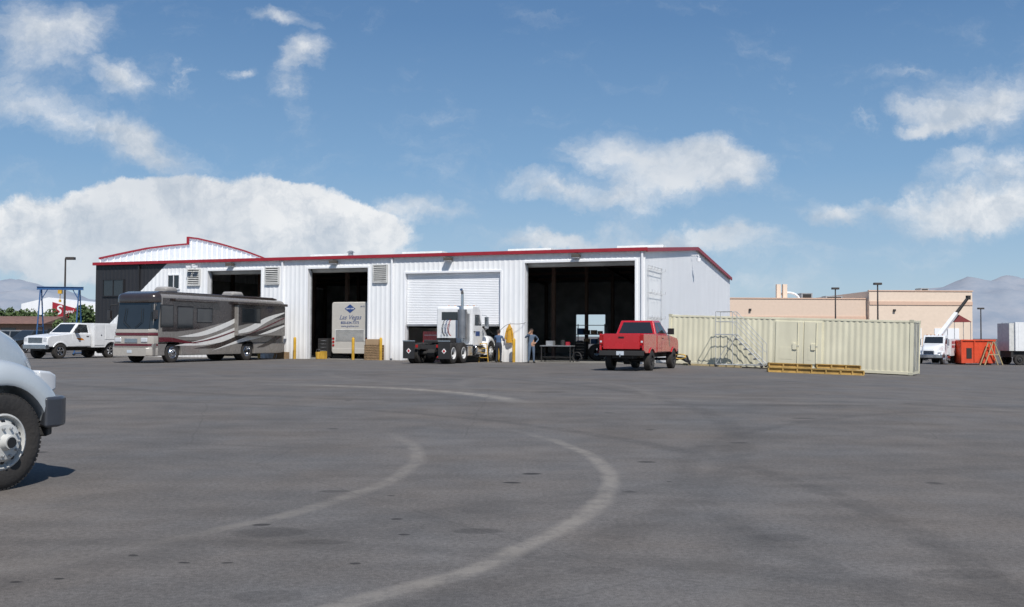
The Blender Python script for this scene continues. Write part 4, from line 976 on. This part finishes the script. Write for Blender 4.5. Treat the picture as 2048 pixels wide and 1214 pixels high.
bark=M('bark',(.10,.07,.05),.9,bump=.5)
def tree(x,y,h,seed):
    rnd=random.Random(seed); o=thing('tree','leafy green tree with uneven crown','tree',x,y,0,group='trees near the buildings')
    b=B(); b.cyl((0,0,-.1),(0,0,h*.5),.22,bark,10,r1=.12); 
    for i in range(6):
        a=i*1.05; b.cyl((0,0,h*(.3+.03*i)),(math.cos(a)*h*.25,math.sin(a)*h*.25,h*.7),.08,bark,6,r1=.03)
    b.obj('trunk',o)
    cl=[(Vector((rnd.gauss(0,h*.2),rnd.gauss(0,h*.2),h*.62+rnd.gauss(0,h*.12))),h*(.10+.09*rnd.random())) for _ in range(13)]
    V=[];F=[]
    for c_,r_ in cl:
        for _ in range(150):
            d=Vector((rnd.gauss(0,1),rnd.gauss(0,1),rnd.gauss(0,.8))).normalized()*r_*(rnd.random()**.4); p=c_+d; s=.12+.14*rnd.random()
            a=Vector((rnd.gauss(0,1),rnd.gauss(0,1),rnd.gauss(0,1))).normalized(); q=a.orthogonal().normalized(); k=len(V)
            V+=[p-a*s,p+q*s*.6,p+a*s,p-q*s*.6]; F.append((k,k+1,k+2,k+3))
    b=B(); b.add(V,F,leafm); b.obj('crown',o)
for i,(u,y,h) in enumerate(((-.505,140,5.4),(-.492,144,5.8),(-.478,138,5.2),(-.430,112,4.6),(-.421,106,4.8),(-.52,142,5.6))): tree(u*y,y,h,i)
suv=M('suv_paint',(.03,.035,.04),.25,coat=.7)
def car(x,y,rz,paint,lab):
    o=thing('parked_car',lab,'car',x,y,rz)
    pts=[(-2.2,.35),(-2.25,.95),(-2.1,1.05),(1.0,1.05),(2.1,.92),(2.25,.7),(2.2,.3),(1.95,.3)]+arch(1.35,.34,.42,.3)+arch(-1.35,.34,.42,.3)
    b=B(); b.poly(pts,'y',-.9,.9,paint); b.obj('body',o,bevel=.05,seg=3)
    gb=[(-2.1,-.86,1.03),(1.1,-.86,1.03),(1.1,.86,1.03),(-2.1,.86,1.03)]; gt=[(-1.85,-.66,1.68),(.35,-.66,1.68),(.35,.66,1.68),(-1.85,.66,1.68)]
    b=B(); b.hexa(gb,gt,paint); b.obj('roof',o,bevel=.05)
    b=B(); uv=[(.06,.1),(.94,.1),(.92,.88),(.08,.88)]
    b.pane((gb[3],gb[0],gt[0],gt[3]),uv,glass); b.obj('rear_window',o); b=B(); b.pane((gb[1],gb[2],gt[2],gt[1]),uv,glass); b.obj('windscreen',o)
    for q in((gb[0],gb[1],gt[1],gt[0]),(gb[2],gb[3],gt[3],gt[2])):
        b=B(); b.pane(q,[(.05,.1),(.48,.1),(.48,.86),(.08,.86)],glass); b.pane(q,[(.52,.1),(.93,.1),(.9,.86),(.52,.86)],glass); b.obj('side_window',o)
    for s in(1,-1):
        b=B(); b.box(2.12,2.26,s*.55,s*.85,.68,.85,lens); b.obj('headlight',o,bevel=.03)
        for xx in(1.35,-1.35): wheel(o,xx,s*.8,.34,.22,s,'alloy')
car(-35.8,75,R(-115),suv,'dark parked car behind the service truck'); car(-39.5,77,R(-120),M('suv_grey',(.2,.21,.22),.25,coat=.7),'grey parked car at the lot edge')
# ============================================================ BACKGROUND RIGHT
pink=M('pink_stucco',(.70,.55,.44),.9,var=.05); pinkd=M('pink_band',(.66,.46,.35),.9,var=.05); pinkl=M('pale_stucco',(.76,.62,.50),.9,var=.05)
pb=thing('warehouse','long pink and tan stucco warehouse with flat parapet','building',30,140,0,z=-1.12)
b=B(); b.box(0,19.5,0,25,0,7.9,pink); b.box(19.5,33.8,-.8,25,0,9.0,pinkl); b.obj('wall',pb)
b=B(); b.box(0,19.45,-.08,-.01,5.0,5.5,pinkd); b.box(19.55,33.8,-.9,-.81,7.1,7.6,pinkd); b.box(0,19.4,-.1,0.2,7.9,8.05,pinkd); b.box(19.4,33.9,-.9,-.5,9.0,9.15,pinkd); b.obj('cornice_band',pb)
for x,w,z in((28.5,3.4,3.9),(23.5,3.2,3.9)):
    b=B(); b.box(x,x+w,-.88,-.81,0,z,wht2); b.obj('loading_door',pb)
for x in(2,6,10,14.5):
    b=B(); b.box(x,x+1.2,-.06,-.01,3.2,3.9,glass); b.obj('window',pb)
for x in(7.7,8.6):
    b=B(); b.box(x,x+.6,3,3.6,7.9,10.1,pinkl); b.obj('roof_stack',pb)
for x,w,h in((11.5,1.6,1.0),(15,2.4,.6),(28.6,1.2,.7)):
    b=B(); z0=7.9 if x<19 else 9.; b.box(x,x+w,4,6,z0,z0+h,steel); b.box(x+.2,x+w-.2,3.95,4,z0+.15,z0+h-.15,dark); b.obj('rooftop_unit',pb)
b=B(); b.tube([(9.6+1.6*math.cos(a),4,7.9+1.05*math.sin(a)) for a in [math.pi*i/12 for i in range(13)]],.16,wht2,10); b.obj('roof_duct',pb)
for x in(3.,22.8):
    b=B(); b.box(x,x+.3,-1.1 if x>19 else -.3,-.01 if x<19 else -.81,6.2,6.5,dark); b.obj('wall_lamp',pb)
ox,oy=39.6,95.; oa=math.atan2(-.80,-.60)
kt=thing('crane_truck','white utility crane truck with raised dark-tipped boom and red lettering','truck',ox,oy,oa)
conv(kt,white,wheelr=.46,roof=2.75,rimm=chrome)
b=B(); b.box(-6.2,.6,-.45,.45,.6,.9,dark); b.obj('chassis',kt)
b=B()
for sd in(1,-1): b.poly([(-6.2,.75),(-6.2,2.4),(-2.5,2.4),(-2.5,.75)]+arch(-4.6,.46,.6,.75,8)[:],'y',sd*.6,sd*1.15,white)
b.box(-6.2,-2.5,-.6,.6,1.0,1.3,white); b.obj('service_body',kt,bevel=.02)
for sd in(1,-1):
    for z in(2.15,1.75):
        for i in range(5):
            b=B(); b.box(-5.6+i*.55,-5.2+i*.55,sd*1.15,sd*1.16,z-.24,z+.02,redt); b.obj('red_marking',kt)
    wheel(kt,-4.6,sd*.9,.46,.27,sd,'steel',chrome,dual=True)
inv=Matrix.Rotation(-oa,3,'Z')
def loc_(x,y,z): return inv@Vector((x-ox,y-oy,z-gz(ox,oy)))
p0=loc_(41.4,98.0,1.3); p1=loc_(45.2,99.5,5.45); pm=p0.lerp(p1,.62)
b=B(); b.cyl(Vector((p0.x,p0.y,1.3)),p0+Vector((0,0,.1)),.3,white,14); b.obj('crane_turret',kt)
b=B(); b.cyl(p0,pm,.28,white,4,r1=.24); b.cyl(pm,p1,.18,dark,4,r1=.15); b.cyl(p1-Vector((0,0,.2)),p1+Vector((0,0,.2)),.24,dark,10); b.obj('boom',kt)
db=thing('orange_dumpster','orange steel container with open top and ribbed sides','dumpster',43.1,96.5,R(-3))
b=B()
for x0,x1,y0,y1 in((0,3.2,0,.06),(0,3.2,2.2,2.26),(0,.06,.06,2.2),(3.14,3.2,.06,2.2)): b.box(x0,x1,y0,y1,.15,2.35,orange)
b.box(0.06,3.14,.06,2.2,.15,.25,orange)
for x in(.0,1.2,3.05): b.box(x,x+.12,-.08,0,.15,2.28,orange)
b.box(-.04,3.24,-.1,.1,2.28,2.42,orange); b.hexa([(1.3,-.07,.2),(1.45,-.07,.2),(1.45,0,.2),(1.3,0,.2)],[(2.9,-.07,2.2),(3.05,-.07,2.2),(3.05,0,2.2),(2.9,0,2.2)],orange); b.obj('box',db,bevel=.01)
b=B(); b.box(.5,1.0,-.03,-.005,.6,1.6,dark); b.obj('access_panel',db)
for x0 in(.2,2.6):
    b=B(); b.box(x0,x0+.3,.2,2,0,.15,dark); b.obj('skid',db)
cn=thing('fabric_canopy','small dark red canopy on thin poles behind the orange dumpster','canopy',44.7,100.5,0)
b=B(); b.add([(-.9,-.9,4.15),(.9,-.9,4.15),(.9,.9,4.15),(-.9,.9,4.15),(0,0,4.9)],[(0,1,4),(1,2,4),(2,3,4),(3,0,4),(3,2,1,0)],M('canopy_red',(.15,.02,.02),.8)); b.obj('canopy_top',cn)
b=B()
for x in(-.8,.8):
    for y in(-.8,.8): b.cyl((x,y,0),(x,y,4.15),.03,steel,8)
b.obj('poles',cn)
sh=thing('trestle','pale wooden A-frame trestle leaning by the orange dumpster','trestle',45.6,95.2,R(5))
b=B(); plk=MC['pale_plank']
for y in(0,.8): b.tube([(-.9,y,0),(-.05,y,2.2)],.06,plk,4); b.tube([(.9,y,0),(.05,y,2.2)],.06,plk,4)
b.tube([(-.5,0,1.),(.5,0,1.)],.05,plk,4); b.tube([(0,0,2.2),(0,.8,2.2)],.06,plk,4); b.obj('frame',sh)
tl=thing('semi_trailer','white box semi trailer parked at the lot edge','trailer',47.6,96,R(2))
b=B(); b.box(.5,14,0,2.6,1.35,4.1,white)
for i in range(20): b.box(.8+i*.66,.84+i*.66,-.02,0,1.4,4.0,white)
b.box(0,.5,.2,2.4,1.35,4.0,lv)
b.obj('box',tl,bevel=.02)
b=B(); b.box(.2,13.8,.3,2.3,.75,1.35,dark); b.box(3,3.15,.2,.3,.05,1.2,steel); b.box(3,3.15,2.3,2.4,.05,1.2,steel); b.obj('chassis',tl)
for x in(.9,2.1):
    for y,s in((.15,-1),(2.45,1)): wheel(tl,x,y,.5,.28,s,'steel',dark)
hm,nt,bs=newmat('hazy_hills'); N=nt.nodes;L=nt.links
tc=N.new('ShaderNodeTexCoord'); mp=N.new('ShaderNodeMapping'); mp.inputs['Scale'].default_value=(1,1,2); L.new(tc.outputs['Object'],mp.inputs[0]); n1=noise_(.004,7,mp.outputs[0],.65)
c=mixc(mrange(n1.outputs['Fac'],.35,.65,0,1),(.23,.27,.33,1),(.31,.33,.37,1)); L.new(c,bs.inputs['Base Color']); bs.inputs['Roughness'].default_value=1; bs.inputs['Specular IOR Level'].default_value=0  # distance haze mixed into the hill colour as bluish grey, no atmosphere present
def hills(x0,x1,y0,prof,name='hills'):
    n=120;m=24;V=[];F=[]
    for j in range(m):
        for i in range(n):
            u=i/(n-1);w=j/(m-1); x=x0+(x1-x0)*u; y=y0+w*1500
            h=interp(prof,u)*math.sin(min(1,w*1.25)*math.pi/2)**.8
            h*= .86+.22*noise.fractal(Vector((x*.0018,y*.003,1.7)),1.,2.,5)
            V.append((x,y,h-8 if w>0 else -20))
    for j in range(m-1):
        for i in range(n-1): F.append((j*n+i,j*n+i+1,(j+1)*n+i+1,(j+1)*n+i))
    b=B(); b.add(V,F,hm); b.obj(name,kind='structure',smooth=60)
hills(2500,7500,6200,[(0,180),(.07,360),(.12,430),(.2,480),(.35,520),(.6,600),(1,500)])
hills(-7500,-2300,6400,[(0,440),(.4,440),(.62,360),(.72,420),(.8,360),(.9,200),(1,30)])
# ============================================================ SKY
w=bpy.data.worlds.new('World'); sc.world=w; w.use_nodes=True; nt=w.node_tree; N=nt.nodes; L=nt.links; N.clear()
SE=R(50); SR=math.atan2(.25,-.97)
sky=N.new('ShaderNodeTexSky'); sky.sky_type='NISHITA'; sky.sun_disc=False; sky.sun_elevation=SE; sky.sun_rotation=SR; sky.air_density=1.; sky.dust_density=.4; sky.ozone_density=2.5
tc=N.new('ShaderNodeTexCoord'); sp=N.new('ShaderNodeSeparateXYZ'); L.new(tc.outputs['Generated'],sp.inputs[0])
yy=math_('MAXIMUM',math_('ABSOLUTE',sp.outputs['Y']),.08)
cb_=N.new('ShaderNodeCombineXYZ'); L.new(math_('DIVIDE',sp.outputs['X'],yy),cb_.inputs[0]); L.new(math_('DIVIDE',sp.outputs['Z'],yy),cb_.inputs[1])
P=cb_.outputs[0]
def warp(vec,sc_,amt,det=6):
    wn=noise_(sc_,det,vec,.65)
    a=N.new('ShaderNodeVectorMath'); a.operation='SUBTRACT'; L.new(wn.outputs['Color'],a.inputs[0]); a.inputs[1].default_value=(.5,.5,.5)
    m=N.new('ShaderNodeVectorMath'); m.operation='MULTIPLY_ADD'; L.new(a.outputs[0],m.inputs[0]); m.inputs[1].default_value=(amt,amt*.8,0); L.new(vec,m.inputs[2]); return m.outputs[0]
PW=warp(P,11,.055); PV=warp(P,6,.13,7)
def T(u,v): return ((u-1024)/2010.,(672-v)/2010.)
def blobs(lst,vec):
    acc=None
    for u,v,rx,ry,rot,wg in lst:
        x,y=T(u,v); mp=N.new('ShaderNodeMapping'); mp.vector_type='TEXTURE'; mp.inputs['Location'].default_value=(x,y,0); mp.inputs['Rotation'].default_value=(0,0,R(rot)); mp.inputs['Scale'].default_value=(rx/2010.,ry/2010.,1); L.new(vec,mp.inputs[0])
        g=N.new('ShaderNodeTexGradient'); g.gradient_type='SPHERICAL'; L.new(mp.outputs[0],g.inputs[0]); k=math_('MULTIPLY',g.outputs['Fac'],wg)
        acc=k if acc is None else math_('ADD',acc,k)
    return acc
cum=[(440,430,290,98,0,1.5),(300,410,180,85,0,1.0),(600,440,180,74,-8,1.2),(60,455,150,100,0,1.0),(200,430,120,80,0,.7),(450,510,480,80,0,1.1),(100,520,260,80,0,1.),(700,455,170,46,-5,.9)]
wis=[(90,70,170,110,-20,1.1),(190,40,80,70,0,.6),(250,165,80,50,-20,.9),(120,250,260,70,-22,.75),(290,310,170,55,-20,.9),(20,170,140,80,0,.5),
 (555,28,90,24,-15,.8),(590,110,75,45,20,1.1),(560,190,40,110,15,.5),(475,152,40,20,0,.8),(790,435,190,34,4,.95),
 (1300,325,260,62,-3,1.15),(1370,370,190,55,10,1.),(1130,385,170,40,-8,.95),(1260,430,110,60,0,.5),(1230,475,420,30,-2,.8),(1080,480,160,26,0,.7),(1450,470,220,26,0,.5),(1430,310,130,40,-10,.7),
 (1990,190,200,80,10,1.2),(1930,240,130,50,-10,.5),(1862,264,70,24,5,1.),(1910,330,100,36,10,.8),(2030,330,80,36,0,.6),(1960,395,270,60,5,1.),(1900,430,200,60,0,.6),(1660,425,90,40,-15,.9),(1730,410,130,24,5,.5),(1850,145,100,14,8,.4),(2060,420,140,60,0,.6),
 (1600,500,600,35,0,.35),(600,330,500,60,0,.15),(1000,560,1200,60,0,.45)]
cB=blobs(cum,PW); wB=blobs(wis,PV)
f1=noise_(6.5,11,PW,.64); f2n=N.new('ShaderNodeMapping'); f2n.inputs['Scale'].default_value=(1,2.0,1); f2n.inputs['Rotation'].default_value=(0,0,.25); L.new(PV,f2n.inputs[0]); f2=noise_(9,11,f2n.outputs[0],.66)
dc=math_('ADD',cB,math_('MULTIPLY',math_('SUBTRACT',f1.outputs['Fac'],.5),1.9)); dc=mrange(dc,.24,.56,0,.97,True)
dw=math_('ADD',wB,math_('MULTIPLY',math_('SUBTRACT',f2.outputs['Fac'],.5),1.9)); dw=mrange(dw,.02,1.15,0,.88,True)
dens=math_('MAXIMUM',dc,dw)
front=mrange(sp.outputs['Z'],-.005,.01,0,1); dens=math_('MULTIPLY',dens,front)
sh_=N.new('ShaderNodeVectorMath'); sh_.operation='ADD'; L.new(PW,sh_.inputs[0]); sh_.inputs[1].default_value=(.008,.018,0)
f3=noise_(6.5,11,sh_.outputs[0],.64)
gr=math_('SUBTRACT',f1.outputs['Fac'],f3.outputs['Fac']); lit=mrange(gr,-.10,.05,.0,1)
big=mrange(noise_(7,4,P).outputs['Fac'],.4,.6,.5,1.); lit=math_('MULTIPLY',lit,big)
cc=mixc(lit,(.56,.63,.72,1),(.97,.98,.99,1))
cc=mixc(mrange(sp.outputs['Z'],.04,.13,.5,0),cc,(.58,.67,.77,1))
gm=N.new('ShaderNodeValToRGB'); L.new(sp.outputs['Z'],gm.inputs[0]); cr=gm.color_ramp
cr.elements[0].position=0.; cr.elements[0].color=(.46,.61,.73,1); cr.elements[1].position=.45; cr.elements[1].color=(.075,.17,.37,1)
for p_,c_ in((.07,(.33,.50,.69,1)),(.16,(.20,.375,.61,1)),(.30,(.105,.235,.46,1))):
    e_=cr.elements.new(p_); e_.color=c_
sk2=N.new('ShaderNodeVectorMath'); sk2.operation='SCALE'; sk2.inputs['Scale'].default_value=.1; L.new(sky.outputs[0],sk2.inputs[0])
n_=N.new('ShaderNodeMix'); n_.data_type='RGBA'; n_.inputs['Factor'].default_value=.8; L.new(sk2.outputs[0],n_.inputs['A']); L.new(gm.outputs[0],n_.inputs['B'])
b1=N.new('ShaderNodeBackground'); b1.inputs['Strength'].default_value=1.0; L.new(n_.outputs['Result'],b1.inputs['Color'])
b2=N.new('ShaderNodeBackground'); b2.inputs['Strength'].default_value=.92; L.new(cc,b2.inputs['Color'])
mx=N.new('ShaderNodeMixShader'); L.new(dens,mx.inputs[0]); L.new(b1.outputs[0],mx.inputs[1]); L.new(b2.outputs[0],mx.inputs[2])
out=N.new('ShaderNodeOutputWorld'); L.new(mx.outputs[0],out.inputs[0])
sl=bpy.data.lights.new('sun','SUN'); sl.energy=4.5; sl.angle=R(.5); sl.color=(1,.96,.90); so_=bpy.data.objects.new('sun',sl); col.objects.link(so_)
d=Vector((.25*math.cos(SE),-.97*math.cos(SE),math.sin(SE))); so_.rotation_euler=d.to_track_quat('Z','Y').to_euler(); so_.location=(0,-20,40)
# ============================================================ CAMERA
cd=bpy.data.cameras.new('camera'); cd.sensor_width=36; cd.lens=35.33; cd.clip_end=30000; cd.clip_start=.1
cam=bpy.data.objects.new('camera',cd); col.objects.link(cam)
mw=Matrix.Rotation(R(90+1.85),4,'X')@Matrix.Rotation(R(.285),4,'Z'); mw.translation=(0,0,1.42); cam.matrix_world=mw
sc.camera=cam
sc.view_settings.view_transform='Standard'; sc.view_settings.look='None'; sc.view_settings.exposure=0
